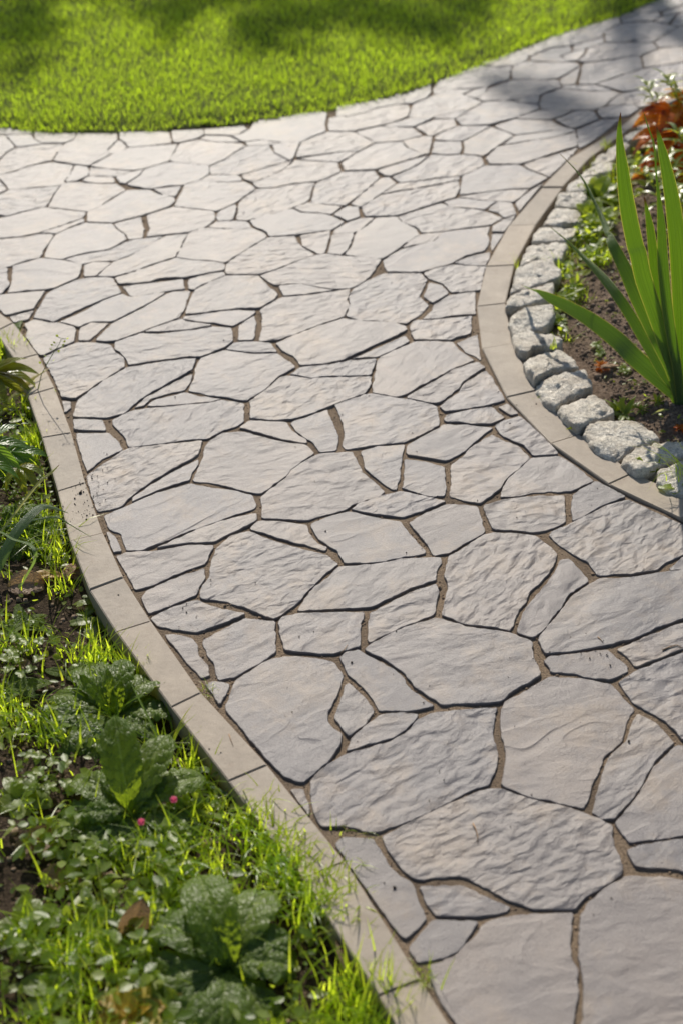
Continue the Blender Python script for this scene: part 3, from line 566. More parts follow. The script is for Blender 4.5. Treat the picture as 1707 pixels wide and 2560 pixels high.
# ------------------------------------------------------------------ flagstones
NUM = ['no', 'one', 'two', 'three', 'four', 'five', 'six', 'seven', 'eight', 'nine', 'ten']
ORD = ['first', 'second', 'third', 'fourth', 'fifth', 'sixth', 'seventh', 'eighth', 'ninth', 'tenth', 'eleventh', 'twelfth', 'thirteenth', 'fourteenth',
       'fifteenth', 'sixteenth', 'seventeenth', 'eighteenth', 'nineteenth', 'twentieth', 'twenty-first', 'twenty-second', 'twenty-third', 'twenty-fourth', 'twenty-fifth', 'twenty-sixth', 'twenty-seventh', 'twenty-eighth', 'twenty-ninth', 'thirtieth']
def resample(P, seg):
    out = []
    for i in range(len(P)):
        a = np.array(P[i]); b = np.array(P[(i + 1) % len(P)]); n = max(1, int(round(np.linalg.norm(b - a) / seg)))
        for k in range(n): out.append(a + (b - a) * k / n)
    return np.array(out)
def offset_in(P, d):
    A = np.roll(P, 1, 0); B = np.roll(P, -1, 0)
    e1 = P - A; e2 = B - P
    n1 = np.stack([-e1[:, 1], e1[:, 0]], 1); n2 = np.stack([-e2[:, 1], e2[:, 0]], 1)
    n1 /= np.linalg.norm(n1, axis=1)[:, None] + 1e-12; n2 /= np.linalg.norm(n2, axis=1)[:, None] + 1e-12
    m = n1 + n2; m /= np.linalg.norm(m, axis=1)[:, None] + 1e-12
    k = d / np.clip((m * n1).sum(1), 0.5, 1)
    return P + m * k[:, None]                                       # for counter-clockwise outlines inward is to the left
def signed(P): x, y = P[:, 0], P[:, 1]; return 0.5 * np.sum(x * np.roll(y, -1) - np.roll(x, -1) * y)
def chaikin(P, f=0.16):
    B = np.roll(P, -1, 0); return np.stack([P * (1 - f) + B * f, P * f + B * (1 - f)], 1).reshape(-1, 2)
rows = []
for line in STONES.strip().split('\n'):
    q = list(map(int, line.split())); ins = q[0]; px = list(zip(q[1::2], q[2::2]))
    P = np.array([at(x, y).xy for x, y in px])
    if signed(P) < 0: P = P[::-1]
    P0 = P.copy()
    P = offset_in(resample(P, 0.03), {3: 0.0002, 2: -0.0004, 1: -0.0012}[ins])
    P = chaikin(P, 0.10); P = resample(P, 0.006)
    T = np.roll(P, -1, 0) - np.roll(P, 1, 0); T /= np.linalg.norm(T, axis=1)[:, None] + 1e-12
    jit = np.array([0.0022 * fbm(p[0], p[1], 70, 4, 1.0) for p in P])
    P = P + np.stack([-T[:, 1], T[:, 0]], 1) * jit[:, None]
    c = P.mean(0); A = abs(signed(P)); cov = np.cov((P - c).T); ev, evec = np.linalg.eigh(cov)
    # corners of the traced outline
    e = np.roll(P0, -1, 0) - P0; an = np.arctan2(e[:, 1], e[:, 0]); turn = (an - np.roll(an, 1) + math.pi) % (2 * math.pi) - math.pi
    rows.append(dict(P=P, c=c, A=A, el=math.sqrt(ev[1] / max(ev[0], 1e-9)), n=max(3, min(9, int((turn > 0.38).sum()))), px=np.mean(px, 0)))
areas = np.array([r['A'] for r in rows]); qs = np.quantile(areas, [0.12, 0.34, 0.68, 0.92])
bounds = [(-400, 175, 'where the path leaves by the upper corner'), (175, 262, 'along the lawn bend'), (262, 345, 'beside the lawn edge shadow'), (345, 400, 'a course below the lawn edge'),
          (400, 455, 'level with the red-leaved plant'), (455, 520, 'level with the topmost cobbles'), (520, 600, 'in the wide junction'),
          (600, 690, 'level with the small white cobbles'), (690, 780, 'level with the low iris tip'), (780, 880, 'where the weed-bed kerb starts'),
          (880, 980, 'level with the red-tipped leaves'), (980, 1080, 'level with the iris base'), (1080, 1190, 'level with the largest cobble'),
          (1190, 1310, 'level with the lowest cobble'), (1310, 1450, 'level with the arching strap leaf'), (1450, 1620, 'level with the kerbside seedlings'),
          (1620, 1820, 'level with the upper puckered rosette'), (1820, 2080, 'level with the middle puckered rosette'), (2080, 2320, 'level with the fallen twig'), (2320, 3200, 'at the bottom of the photo')]
for (a, b, zone) in bounds:
    band = sorted([r for r in rows if a <= r['px'][1] < b], key=lambda r: r['px'][0])
    for k, r in enumerate(band): r['zone'] = zone; r['k'] = k
def build_stone(r, i):
    P, c = r['P'], r['c']; A = r['A']
    rz = math.atan2(1.0, 1.6) + rnd.gauss(0, 0.22)
    if A < qs[1]: style = rnd.choice(['ripple', 'ripple', 'smooth', 'pitted'])
    else: style = rnd.choice(['ripple', 'pitted', 'ledged', 'ledged', 'ripple', 'pitted', 'pitted'])
    if r['px'][1] > 2150 and A > qs[3] * 0.8: style = 'smooth'
    q = P - c; cs, sn = math.cos(-rz), math.sin(-rz); q = np.stack([q[:, 0] * cs - q[:, 1] * sn, q[:, 0] * sn + q[:, 1] * cs], 1)
    n = len(q); dz = rnd.uniform(-0.0008, 0.0008); tx, ty = rnd.gauss(0, 0.0035), rnd.gauss(0, 0.0035)
    rings = [(-0.0004, 0.0022), (0.0, 0.0)][::-1]
    V = []; prof = [(0.0011, 0.0), (0.0003, -0.0005), (0.0, -0.0016), (-0.0004, -0.0055), (-0.0004, -0.030)]
    for ins, z in prof:
        o_ = offset_in(q, ins)
        V += [(a, b, z + dz + (tx * a + ty * b if z > -0.02 else 0)) for a, b in o_]
    F = [tuple(range(n))]
    for k in range(len(prof) - 1):
        F += [(k * n + j, (k + 1) * n + j, (k + 1) * n + (j + 1) % n, k * n + (j + 1) % n) for j in range(n)]
    o = mobj('flagstone', V, F, STONE[style], loc=(c[0], c[1], 0), rz=rz)
    size = ['tiny', 'small', 'mid-sized', 'large', 'huge'][int(np.searchsorted(qs, A))]
    shape = ('long ' if r['el'] > 1.75 else '') + NUM[r['n']] + '-sided'
    lab = f"{size} {shape} flagstone, {ORD[r['k']]} from the weed side, {r['zone']}"
    if len(lab.replace('-', ' ').split()) > 16: lab = f"{size} {shape.split()[-1]} flagstone, {ORD[r['k']]} from the weeds, {r['zone']}"
    if len(lab.replace('-', ' ').split()) > 16: lab = f"{size} flagstone, {ORD[r['k']]} from the weeds, {r['zone']}"
    tag(o, lab, 'flagstone', 'crazy paving flagstones of the path')
for i, r in enumerate(rows): build_stone(r, i)
GR = nrg.uniform((-1.4, 0.95), (1.7, 4.4), (120000, 2)); GR = GR[poly_inside(path_poly, GR[:, 0], GR[:, 1])]; free = np.ones(len(GR), bool)
for r in rows:
    lo, hi = r['P'].min(0), r['P'].max(0); k = np.nonzero((GR[:, 0] > lo[0]) & (GR[:, 0] < hi[0]) & (GR[:, 1] > lo[1]) & (GR[:, 1] < hi[1]))[0]
    free[k[poly_inside([tuple(q) for q in r['P']], GR[k, 0], GR[k, 1])]] = False
GR = GR[free]

# ------------------------------------------------------------------ kerbs
def kerb(IN, OUT, side, where):
    n = len(IN) - 1
    for i in range(n):
        a, b, c, d = [Vector((p[0], p[1], 0)) for p in (IN[i], IN[i + 1], OUT[i + 1], OUT[i])]
        ctr = (a + b + c + d) / 4; ax = ((b - a) + (c - d)).normalized(); rz = math.atan2(ax.y, ax.x)
        g = 0.0006
        rot = Matrix.Rotation(-rz, 3, 'Z'); pts = [rot @ (p - ctr) for p in (a, b, c, d)]
        bm = bmesh.new(); zt = 0.0015 + rnd.uniform(-0.0016, 0.0016)
        cx = [p - Vector((g if p.x > 0 else -g, 0, 0)) for p in pts]
        top = [bm.verts.new((p.x, p.y, zt)) for p in cx]; bot = [bm.verts.new((p.x, p.y, -0.13)) for p in cx]
        f = bm.faces.new(top); bm.faces.new(bot[::-1])
        for k in range(4): bm.faces.new((top[k], bot[k], bot[(k + 1) % 4], top[(k + 1) % 4]))
        bmesh.ops.recalc_face_normals(bm, faces=bm.faces)
        bmesh.ops.bevel(bm, geom=[e for e in bm.edges if all(v.co.z > zt - 0.001 for v in e.verts)], offset=0.0014, segments=2, affect='EDGES')
        me = bpy.data.meshes.new('kerb_block'); bm.to_mesh(me); bm.free(); me.materials.append(M['kerb'])
        o = bpy.data.objects.new('kerb_block', me); COL.objects.link(o); o.location = ctr; o.rotation_euler = (rnd.gauss(0, 0.003), rnd.gauss(0, 0.002), rz)
        tag(o, f"tan concrete kerb block, {ORD[n - 1 - i]} up along the {where}", 'kerb', 'kerb blocks edging the path')
kerb(lin, lout, -1, 'weed bed')
kerb(rin, rout, 1, 'granite cobbles')

# ------------------------------------------------------------------ granite cobbles
COB = [  # outline of each top in photo pixels, look
 ([(1760, 1040), (1838, 1085), (1800, 1190), (1700, 1235)], None),
 ([(1635, 1196), (1650, 1172), (1707, 1149), (1741, 1148), (1762, 1190), (1707, 1227), (1671, 1224)], 'low rounded granite cobble half under weed blades, lowest of the row'),
 ([(1552, 1148), (1580, 1120), (1635, 1099), (1692, 1094), (1707, 1102), (1717, 1129), (1656, 1163), (1595, 1178)], 'buff granite cobble with a shaded front, just above the lowest one'),
 ([(1458, 1078), (1470, 1059), (1528, 1046), (1595, 1050), (1653, 1090), (1595, 1114), (1537, 1145), (1489, 1117)], 'large blocky granite cobble with flat sunlit top and tan cut side'),
 ([(1391, 1017), (1428, 996), (1483, 976), (1510, 989), (1540, 1011), (1531, 1023), (1492, 1044), (1443, 1069), (1413, 1044)], 'white granite cobble with a brown stain on its near end'),
 ([(1336, 957), (1367, 938), (1413, 926), (1464, 924), (1484, 968), (1425, 992), (1388, 1014), (1361, 992)], 'bright white glittering granite cobble with a grey stained far corner'),
 ([(1308, 904), (1318, 889), (1358, 871), (1403, 863), (1428, 877), (1444, 904), (1443, 916), (1382, 922), (1336, 953), (1321, 935)], 'half-round granite cobble under the low iris leaf, tan underside'),
 ([(1279, 840), (1288, 828), (1333, 821), (1367, 827), (1400, 831), (1406, 849), (1388, 862), (1330, 871), (1318, 883), (1294, 877)], 'narrow pale granite cobble with a grass sprig on top'),
 ([(1272, 801), (1272, 780), (1303, 769), (1341, 764), (1379, 763), (1385, 782), (1360, 807), (1287, 826)], 'pale granite cobble with a leafy weed at its garden end'),
 ([(1266, 763), (1271, 737), (1296, 728), (1335, 713), (1379, 702), (1385, 731), (1366, 747), (1312, 759)], 'grey granite cobble under the burnt iris leaf tip'),
 ([(1276, 713), (1284, 686), (1290, 664), (1335, 654), (1379, 651), (1395, 686), (1395, 699), (1350, 702), (1312, 712)], 'long white granite cobble beside a grass tuft, second above the iris tip'),
 ([(1298, 657), (1312, 622), (1319, 610), (1366, 605), (1411, 603), (1416, 616), (1398, 648), (1344, 653)], 'white granite cobble with dark pits, third above the iris tip'),
 ([(1328, 600), (1341, 568), (1386, 560), (1443, 565), (1443, 578), (1417, 600), (1366, 602)], 'granite cobble below the first leafy weed clump'),
 ([(1350, 557), (1376, 522), (1449, 520), (1456, 552), (1398, 559)], 'granite cobble half hidden by a leafy weed clump'),
 ([(1386, 512), (1401, 482), (1440, 474), (1466, 486), (1452, 514)], 'granite cobble above the leafy weed clump with one bright corner'),
 ([(1412, 472), (1437, 443), (1490, 437), (1494, 463), (1449, 476)], 'sunlit granite cobble left of the yellow-green grass'.replace('left of', 'on the kerb side of')),
 ([(1437, 440), (1472, 411), (1529, 405), (1526, 431)], 'granite cobble behind the yellow-green grass clump'),
 ([(1472, 409), (1495, 386), (1541, 375), (1541, 400)], 'granite cobble beside the grass tuft on the kerb'),
 ([(1556, 340), (1583, 319), (1618, 313), (1612, 338), (1574, 351)], 'shaded granite cobble behind the tallest iris leaf'),
 ([(1512, 372), (1552, 345), (1575, 354), (1560, 380), (1530, 392)], 'shaded granite cobble next to the small moss tuft'),
 ([(1590, 316), (1621, 288), (1653, 281), (1647, 310), (1618, 316)], 'last visible granite cobble under the glossy narrow leaves'),
]
for px, lab in COB:
    if lab is None: continue
    top = 0.018
    P = np.array([at(x, y, top).xy for x, y in px])
    if signed(P) < 0: P = P[::-1]
    P = P + nrg.normal(0, 0.0025, P.shape); P = chaikin(chaikin(P, 0.11), 0.2); c = P.mean(0); q = resample(P - c, 0.006); tz = (rnd.gauss(0, .07), rnd.gauss(0, .07)); n = len(q); sd = rnd.uniform(0, 50)
    prof = [(0.97, -0.085), (1.01, -0.055), (1.03, -0.030), (1.04, -0.006), (1.035, 0.006), (1.015, 0.0135), (0.98, 0.0178), (0.93, 0.0198), (0.85, 0.0208), (0.74, 0.0214), (0.60, 0.0218), (0.44, 0.022), (0.28, 0.022), (0.14, 0.022)]
    V = []
    for s, z in prof:
        for a, b in q:
            p = Vector((a * s, b * s, z + (tz[0] * a + tz[1] * b) * s)); d = p.copy(); d.z *= 0.8; d.normalize()
            k = 0.0042 * noise.noise((p + Vector((sd, sd, sd))) * 22) + 0.0050 * (abs(noise.noise((p + Vector((sd, 0, sd))) * 46)) - 0.18) + 0.0024 * noise.noise((p + Vector((sd, 3, sd))) * 95) + 0.0018 * noise.noise((p + Vector((0, sd, sd))) * 170)
            V.append(p + d * k * 0.9 + Vector((0, 0, k * 0.8 if z > 0.01 else 0)))
    V.append(Vector((0, 0, 0.022)))
    F = [tuple(range(n))[::-1]]
    for k in range(len(prof) - 1):
        F += [(k * n + j, k * n + (j + 1) % n, (k + 1) * n + (j + 1) % n, (k + 1) * n + j) for j in range(n)]
    k = len(prof) - 1; F += [(k * n + j, k * n + (j + 1) % n, len(V) - 1) for j in range(n)]
    o = mobj('granite_cobble', V, F, M['granite'], loc=(c[0], c[1], -0.005), smooth=True)
    tag(o, lab, 'cobblestone', 'granite cobbles edging the flower bed')

# ------------------------------------------------------------------ leaves, blades, stems
def ribbon(pts, widths, thick=0.0, normal_hint=Vector((0, -1, 0.25)), fold=0.0, nw=4, sub=4):
    """a leaf along a centre line given as points; widths in metres; returns verts, faces, uvs"""
    pts = [Vector(p) for p in pts]; n = len(pts); C = []; W = []
    for i in range(n - 1):
        p0, p1, p2, p3 = pts[max(i - 1, 0)], pts[i], pts[i + 1], pts[min(i + 2, n - 1)]
        for k in range(sub):
            t = k / sub
            C.append(0.5 * ((2 * p1) + (p2 - p0) * t + (2 * p0 - 5 * p1 + 4 * p2 - p3) * t * t + (3 * p1 - p0 - 3 * p2 + p3) * t ** 3)); W.append(widths[i] + (widths[i + 1] - widths[i]) * t)
    C.append(pts[-1]); W.append(widths[-1])
    V = []; UV = []; m = len(C)
    for i in range(m):
        T = (C[min(i + 1, m - 1)] - C[max(i - 1, 0)]).normalized(); side = T.cross(normal_hint)
        if side.length < 1e-4: side = Vector((1, 0, 0))
        side.normalize(); N = side.cross(T).normalized()
        for j in range(nw + 1):
            u = j / nw; x = (u - 0.5) * W[i]
            V.append(C[i] + side * x + N * (-fold * abs(u - 0.5) * 2 * W[i] + thick * (1 - (2 * u - 1) ** 2) * min(1, W[i] / 0.01))); UV.append((u, i / (m - 1)))
    F = [(i * (nw + 1) + j, i * (nw + 1) + j + 1, (i + 1) * (nw + 1) + j + 1, (i + 1) * (nw + 1) + j) for i in range(m - 1) for j in range(nw)]
    if thick:
        k = len(V); V += [v for v in V]
        for i in range(m):
            T = (C[min(i + 1, m - 1)] - C[max(i - 1, 0)]).normalized(); side = T.cross(normal_hint); side.normalize(); N = side.cross(T).normalized()
            for j in range(nw + 1):
                u = j / nw; V[k + i * (nw + 1) + j] = V[i * (nw + 1) + j] - N * 2 * thick * (1 - (2 * u - 1) ** 2) * min(1, W[i] / 0.01)
        UV += UV; F += [tuple(x + k for x in f[::-1]) for f in F]
    return V, F, UV
def tube(pts, r0, r1, ns=6):
    pts = [Vector(p) for p in pts]; V = []; n = len(pts)
    for i, p in enumerate(pts):
        T = (pts[min(i + 1, n - 1)] - pts[max(i - 1, 0)]).normalized(); a = T.cross(Vector((0.3, 0.1, 1)) if abs(T.z) < 0.9 else Vector((1, 0, 0))).normalized(); b = T.cross(a)
        r = r0 + (r1 - r0) * i / max(1, n - 1)
        V += [p + (a * math.cos(2 * math.pi * k / ns) + b * math.sin(2 * math.pi * k / ns)) * r for k in range(ns)]
    F = [(i * ns + k, i * ns + (k + 1) % ns, (i + 1) * ns + (k + 1) % ns, (i + 1) * ns + k) for i in range(n - 1) for k in range(ns)]
    return V, F + [tuple(range(ns))[::-1], tuple((n - 1) * ns + k for k in range(ns))]
def leaf_mesh(L, Wd, prof='oval', droop=0.6, fold=0.15, wrinkle=0.0, nl=16, nw=8, teeth=0.0, twist=0.0, seed=0.0, lift=0.0):
    """leaf from the origin along +Y; droop in radians over its length"""
    V = []; UV = []; y = z = 0.0; ang = lift
    for i in range(nl + 1):
        t = i / nl
        if prof == 'oval': wd = math.sin(math.pi * min(1, t * 0.94 + 0.03)) ** 0.75
        elif prof == 'spoon': wd = (0.14 + 0.86 * math.sin(math.pi * max(0, (t - 0.25) / 0.75)) ** 0.6) if t > 0.25 else 0.14
        elif prof == 'paddle': wd = 0.10 + 0.90 * (math.sin(math.pi * max(0.0, min(1, (t - 0.08) / 0.92)) ** 1.25) ** 0.62)
        elif prof == 'lance': wd = math.sin(math.pi * t ** 0.75) ** 0.9
        elif prof == 'heart': wd = (min(1, t * 6) * (1 - t) ** 0.62 * 1.25)
        else: wd = 1 - t
        if i == nl: wd = 0.02
        tt = 1.0 + (teeth * (1 if i % 2 else -1) if 0 < i < nl else 0)
        for j in range(nw + 1):
            u = j / nw; s = (u - 0.5) * 2; x = s * Wd * 0.5 * wd * (tt if abs(s) > 0.99 else 1)
            k = wrinkle * (noise.noise((x * 120 + seed, t * L * 120, seed)) + 0.6 * math.sin((t - abs(s) * 0.22) * 44) * min(1, abs(s) * 2.2)) * wd
            zz = z + fold * abs(x) * math.cos(ang) - 0.35 * wrinkle * 3 * (abs(s) ** 3) + k + x * twist * t
            V.append(Vector((x, y - fold * abs(x) * math.sin(ang), zz))); UV.append((u, t))
        y += L / nl * math.cos(ang); z += L / nl * math.sin(ang); ang -= droop / nl
    F = [(i * (nw + 1) + j, i * (nw + 1) + j + 1, (i + 1) * (nw + 1) + j + 1, (i + 1) * (nw + 1) + j) for i in range(nl) for j in range(nw)]
    return V, F, UV
def place(V, yaw, pitch=0.0, roll=0.0, loc=Vector((0, 0, 0))):
    m = Matrix.Rotation(yaw, 3, 'Z') @ Matrix.Rotation(pitch, 3, 'X') @ Matrix.Rotation(roll, 3, 'Y')
    return [m @ v + loc for v in V]
def leaf(parent, mat, L, Wd, yaw, pitch, loc=Vector((0, 0, 0)), roll=0.0, name='leaf', **kw):
    V, F, UV = leaf_mesh(L, Wd, seed=rnd.uniform(0, 90), **kw)
    return mobj(name, place(V, yaw, pitch, roll, loc), F, mat, parent, smooth=True, uv=UV)

# --- the iris fan
IY = at(1707, 1008).y
ib = at(1707, 1008)
iris = empty('iris_plant', ib); tag(iris, 'tall iris fan of sword-shaped green leaves rising from bare soil', 'iris')
px2m = lambda Y, z=0.0: math.hypot(Y, CAM_H - z) / FPX * 1.0
IRIS = [  # (dy at base, dy at tip, [(px,py,width px)...] base to tip)
 (0.010, 0.06, [(1708, 1012, 20), (1706, 960, 34), (1702, 800, 43), (1696, 660, 46), (1687, 560, 43), (1674, 470, 36), (1656, 385, 24), (1640, 316, 1)]),
 (-0.004, 0.03, [(1706, 1012, 18), (1692, 960, 30), (1664, 870, 36), (1640, 795, 40), (1608, 699, 45), (1594, 635, 45), (1586, 611, 44), (1568, 522, 42), (1556, 432, 33), (1547, 343, 16), (1550, 281, 1)]),
 (0.030, 0.06, [(1704, 1004, 12), (1680, 900, 20), (1656, 800, 24), (1645, 740, 27), (1635, 667, 28), (1624, 571, 21), (1609, 492, 1)]),
 (-0.012, 0.05, [(1708, 1012, 16), (1694, 940, 24), (1680, 858, 27), (1666, 763, 29), (1656, 660, 29), (1652, 566, 22), (1645, 490, 9), (1639, 432, 4.5), (1634, 365, 4), (1618, 315, 3), (1605, 272, 0.6)]),
 (-0.012, 0.42, [(1706, 1012, 14), (1684, 945, 26), (1650, 866, 31), (1631, 826, 33), (1590, 740, 33), (1558, 667, 29), (1526, 603, 22), (1515, 572, 16), (1491, 517, 8), (1451, 441, 3.5), (1393, 379, 0.6)]),
 (-0.014, 0.46, [(1706, 1014, 14), (1690, 980, 22), (1656, 929, 25), (1615, 858, 25), (1558, 763, 24), (1510, 699, 21), (1462, 648, 13), (1414, 600, 4), (1360, 557, 0.6)]),
 (-0.010, 0.44, [(1708, 1018, 16), (1690, 993, 28), (1668, 968, 34), (1632, 935, 39), (1580, 889, 41), (1542, 851, 40), (1478, 802, 36), (1414, 765, 31), (1350, 734, 21), (1320, 720, 11), (1299, 712, 1)]),
 (0.040, 0.02, [(1712, 1012, 18), (1722, 900, 34), (1728, 760, 40), (1730, 620, 40), (1726, 480, 30), (1718, 340, 1)]),
 (0.0, -0.16, [(1712, 1012, 16), (1760, 900, 32), (1815, 760, 38), (1870, 640, 36), (1925, 560, 20), (1960, 520, 1)]),
]
for d0, d1, pts in IRIS:
    C = []; Wd = []; n = len(pts)
    for i, (x, y, wpx) in enumerate(pts):
        Y = IY + d0 + (d1 - d0) * (i / (n - 1)) ** 2; p = up(x, y, Y); C.append(p - ib); Wd.append((0.92 if abs(d1) < 0.3 else 1.10) * wpx * (p - Vector((0, 0, CAM_H))).length / FPX)
    C[0].z = -0.03
    V, F, UV = ribbon(C, Wd, thick=0.0009, normal_hint=Vector((rnd.uniform(-0.15, 0.15), -1, 0.35 if abs(d1) < 0.3 else 0.08)), nw=6, sub=4)
    mobj('leaf', V, F, M['iris'], iris, smooth=True, uv=UV)
V, F, UV = ribbon([(-0.03, -0.03, 0), (-0.055, -0.045, 0.012), (-0.075, -0.05, 0.004)], [0.006, 0.005, 0.001], nw=2); mobj('dry_leaf', V, F, M['straw'], iris, smooth=True, uv=UV)

# --- grass and herb masses
def blades(base, h, wd, lean, az, segs=3, z0=None):
    n = len(base); K = segs + 1; t = np.linspace(0, 1, K)[None, :]
    d = np.stack([np.cos(az), np.sin(az)], 1); pr = np.stack([-np.sin(az), np.cos(az)], 1)
    ln = lean[:, None]; hh = h[:, None]
    horiz = hh * ln * t ** 1.8; vert = hh * t * np.sqrt(np.clip(1 - (ln * 0.75 * t) ** 2, 0.05, 1))
    C = np.zeros((n, K, 3)); C[:, :, 0] = base[:, 0:1] + d[:, 0:1] * horiz; C[:, :, 1] = base[:, 1:2] + d[:, 1:2] * horiz; C[:, :, 2] = base[:, 2:3] + vert
    wv = (wd[:, None] * (1 - t ** 2 * 0.96)) * 0.5
    V = np.zeros((n, K, 2, 3))
    for s, sg in ((0, -1), (1, 1)):
        V[:, :, s, :] = C; V[:, :, s, 0] += sg * pr[:, 0:1] * wv; V[:, :, s, 1] += sg * pr[:, 1:2] * wv
    V = V.reshape(-1, 3); b0 = (np.arange(n) * K * 2)[:, None] + np.arange(segs)[None, :] * 2
    Q = np.stack([b0, b0 + 1, b0 + 3, b0 + 2], -1).reshape(-1, 4)
    return V, Q
def leaflets(base, L, Wd, yaw, pitch, roll, bend=0.3):
    """oval leaflets: seven points each (2 quads + tip), as quads"""
    n = len(base); prof = np.array([[0, 0, 0], [-0.42, 0.30, 0], [0.42, 0.30, 0], [-0.46, 0.66, 0], [0.46, 0.66, 0], [-0.05, 1.0, 0], [0.05, 1.0, 0], [0, 0.3, -0.10], [0, 0.66, -0.12]])
    P = np.repeat(prof[None], n, 0).copy(); P[:, :, 0] *= Wd[:, None]; z = -bend * P[:, :, 1] ** 2 * L[:, None]; P[:, :, 2] = P[:, :, 2] * Wd[:, None] + z; P[:, :, 1] *= L[:, None]
    cr, sr = np.cos(roll)[:, None], np.sin(roll)[:, None]; x, y, z = P[:, :, 0], P[:, :, 1], P[:, :, 2]; x, z = x * cr + z * sr, -x * sr + z * cr
    cp, sp = np.cos(pitch)[:, None], np.sin(pitch)[:, None]; y, z = y * cp - z * sp, y * sp + z * cp
    cy, sy = np.cos(yaw)[:, None], np.sin(yaw)[:, None]; x, y = x * cy - y * sy, x * sy + y * cy
    V = np.stack([x + base[:, 0:1], y + base[:, 1:2], z + base[:, 2:3]], -1).reshape(-1, 3)
    q = np.array([[0, 1, 7, 0], [0, 7, 2, 0], [1, 3, 8, 7], [7, 8, 4, 2], [3, 5, 6, 8], [8, 6, 4, 4]])
    tri = np.array([[0, 7, 1], [0, 2, 7], [1, 7, 3], [7, 8, 3], [7, 2, 8], [2, 4, 8], [3, 8, 5], [8, 6, 5], [8, 4, 6]])
    T = (np.arange(n) * 9)[:, None, None] + tri[None]
    return V, T.reshape(-1, 3)
def scatter(poly, n):
    P = np.array(poly); lo, hi = P.min(0), P.max(0); out = np.zeros((0, 2))
    while len(out) < n:
        q = nrg.uniform(lo, hi, (n * 2, 2)); q = q[poly_inside(poly, q[:, 0], q[:, 1])]; out = np.concatenate([out, q])
    return out[:n]
NZ = lambda p, s, seed: np.array([fbm(a, b, s, 2, seed) for a, b in p])

# lawn
lp = [(x, y + 0.005 + 0.004 * noise.noise((x * 9, y * 9, 1.0))) for x, y in lawn for _ in (0,)] + [(3.2, 7.2), (-2.6, 7.2), (-2.6, lawn[0][1])]
lp = [p for p in lp if -2.7 < p[0] < 3.3]
B = scatter(lp, 330000); dl = seg_dist(lawn, B[:, 0], B[:, 1])
keep = nrg.rand(len(B)) < np.clip(1.25 - (B[:, 1] - 5.0) * 0.5, 0.25, 1); B, dl = B[keep], dl[keep]
far = (-1.45 < B[:, 0]) & (B[:, 0] < 1.75); k2 = far | (nrg.rand(len(B)) < 0.35); B, dl = B[k2], dl[k2]
hz = 0.021 * (1 + 0.22 * NZ(B, 5, 2.0)) * nrg.uniform(0.75, 1.25, len(B)); edge = dl < 0.03
hz[edge] *= 1.0
az = nrg.uniform(0, 2 * np.pi, len(B)); az[edge] = nrg.normal(-np.pi / 2, 0.9, edge.sum())
V, Q = blades(np.column_stack([B, lawn_z(B[:, 0], B[:, 1]) - 0.002]), hz, nrg.uniform(0.0009, 0.0018, len(B)), nrg.uniform(0.15, 0.95, len(B)), az)
o = quadsoup('lawn_grass', V, Q, M['lawn']); tag(o, 'short bright green mown lawn grass beyond the path', 'grass', kind='stuff')

# weed bed: grass and low herbs
lpoly = [tuple(at(x, y).xy) for x, y in [(-430, 860), (-10, 850), (30, 905), (62, 990), (98, 1094), (138, 1228), (168, 1353), (214, 1476), (280, 1585), (416, 1772), (558, 1957), (700, 2140), (745, 2200), (880, 2400), (960, 2560), (1040, 2700), (-430, 2700)]]
ROS = [(285, 1790, .085), (330, 2030, .085), (575, 2420, .09), (245, 1520, .05), (240, 1560, .05)]
def near_ros(B):
    k = np.zeros(len(B), bool)
    for x, y, r in ROS:
        c = at(x, y, -.03); k |= np.hypot(B[:, 0] - c.x, B[:, 1] - c.y) < r
    return k
BARE = [tuple(at(x, y).xy) for x, y in [(-40, 1370), (150, 1360), (215, 1480), (250, 1560), (190, 1600), (-40, 1590)]]
DARK = lambda p: np.array([1.0 if (at(0, 1240).y - 0.35 < b < at(0, 1240).y + 0.1 and a < at(210, 1330).x) else 0.0 for a, b in p])
B = scatter(lpoly, 13500); f = NZ(B, 7, 7.0); keep = (f > 0.16) | (nrg.rand(len(B)) < 0.08); bare = poly_inside(BARE, B[:, 0], B[:, 1]); keep &= ~bare | (nrg.rand(len(B)) < 0.45); keep &= ~near_ros(B) | (nrg.rand(len(B)) < 0.25); B = B[keep]; n = len(B)
V, Q = blades(np.column_stack([B, lb_z(B[:, 0], B[:, 1])]), nrg.uniform(0.018, 0.070, n) * (1 + 0.5 * NZ(B, 9, 1.0)), nrg.uniform(0.0014, 0.0040, n), nrg.uniform(0.3, 1.2, n), nrg.uniform(0, 6.283, n), 4)
o = quadsoup('weed_grass', V, Q, M['grass']); tag(o, 'thin wild grass blades growing all over the weed bed', 'grass', kind='stuff')
B = scatter(lpoly, 11500); f = NZ(B, 9, 12.0); keep = (f > 0.18) | (nrg.rand(len(B)) < 0.09); keep &= ~poly_inside(BARE, B[:, 0], B[:, 1]) | (nrg.rand(len(B)) < 0.35); keep &= ~near_ros(B) | (nrg.rand(len(B)) < 0.3); B = B[keep]; n = len(B)
hh = nrg.uniform(0.003, 0.032, n)
V, Q = leaflets(np.column_stack([B, lb_z(B[:, 0], B[:, 1]) + hh]), nrg.uniform(0.006, 0.017, n), nrg.uniform(0.005, 0.012, n), nrg.uniform(0, 6.283, n), nrg.normal(0.15, 0.4, n), nrg.normal(0, 0.35, n))
o = quadsoup('weed_foliage', V, Q, M['herb']); tag(o, 'low mass of small round weed leaves covering the weed bed', 'ground cover', kind='stuff')
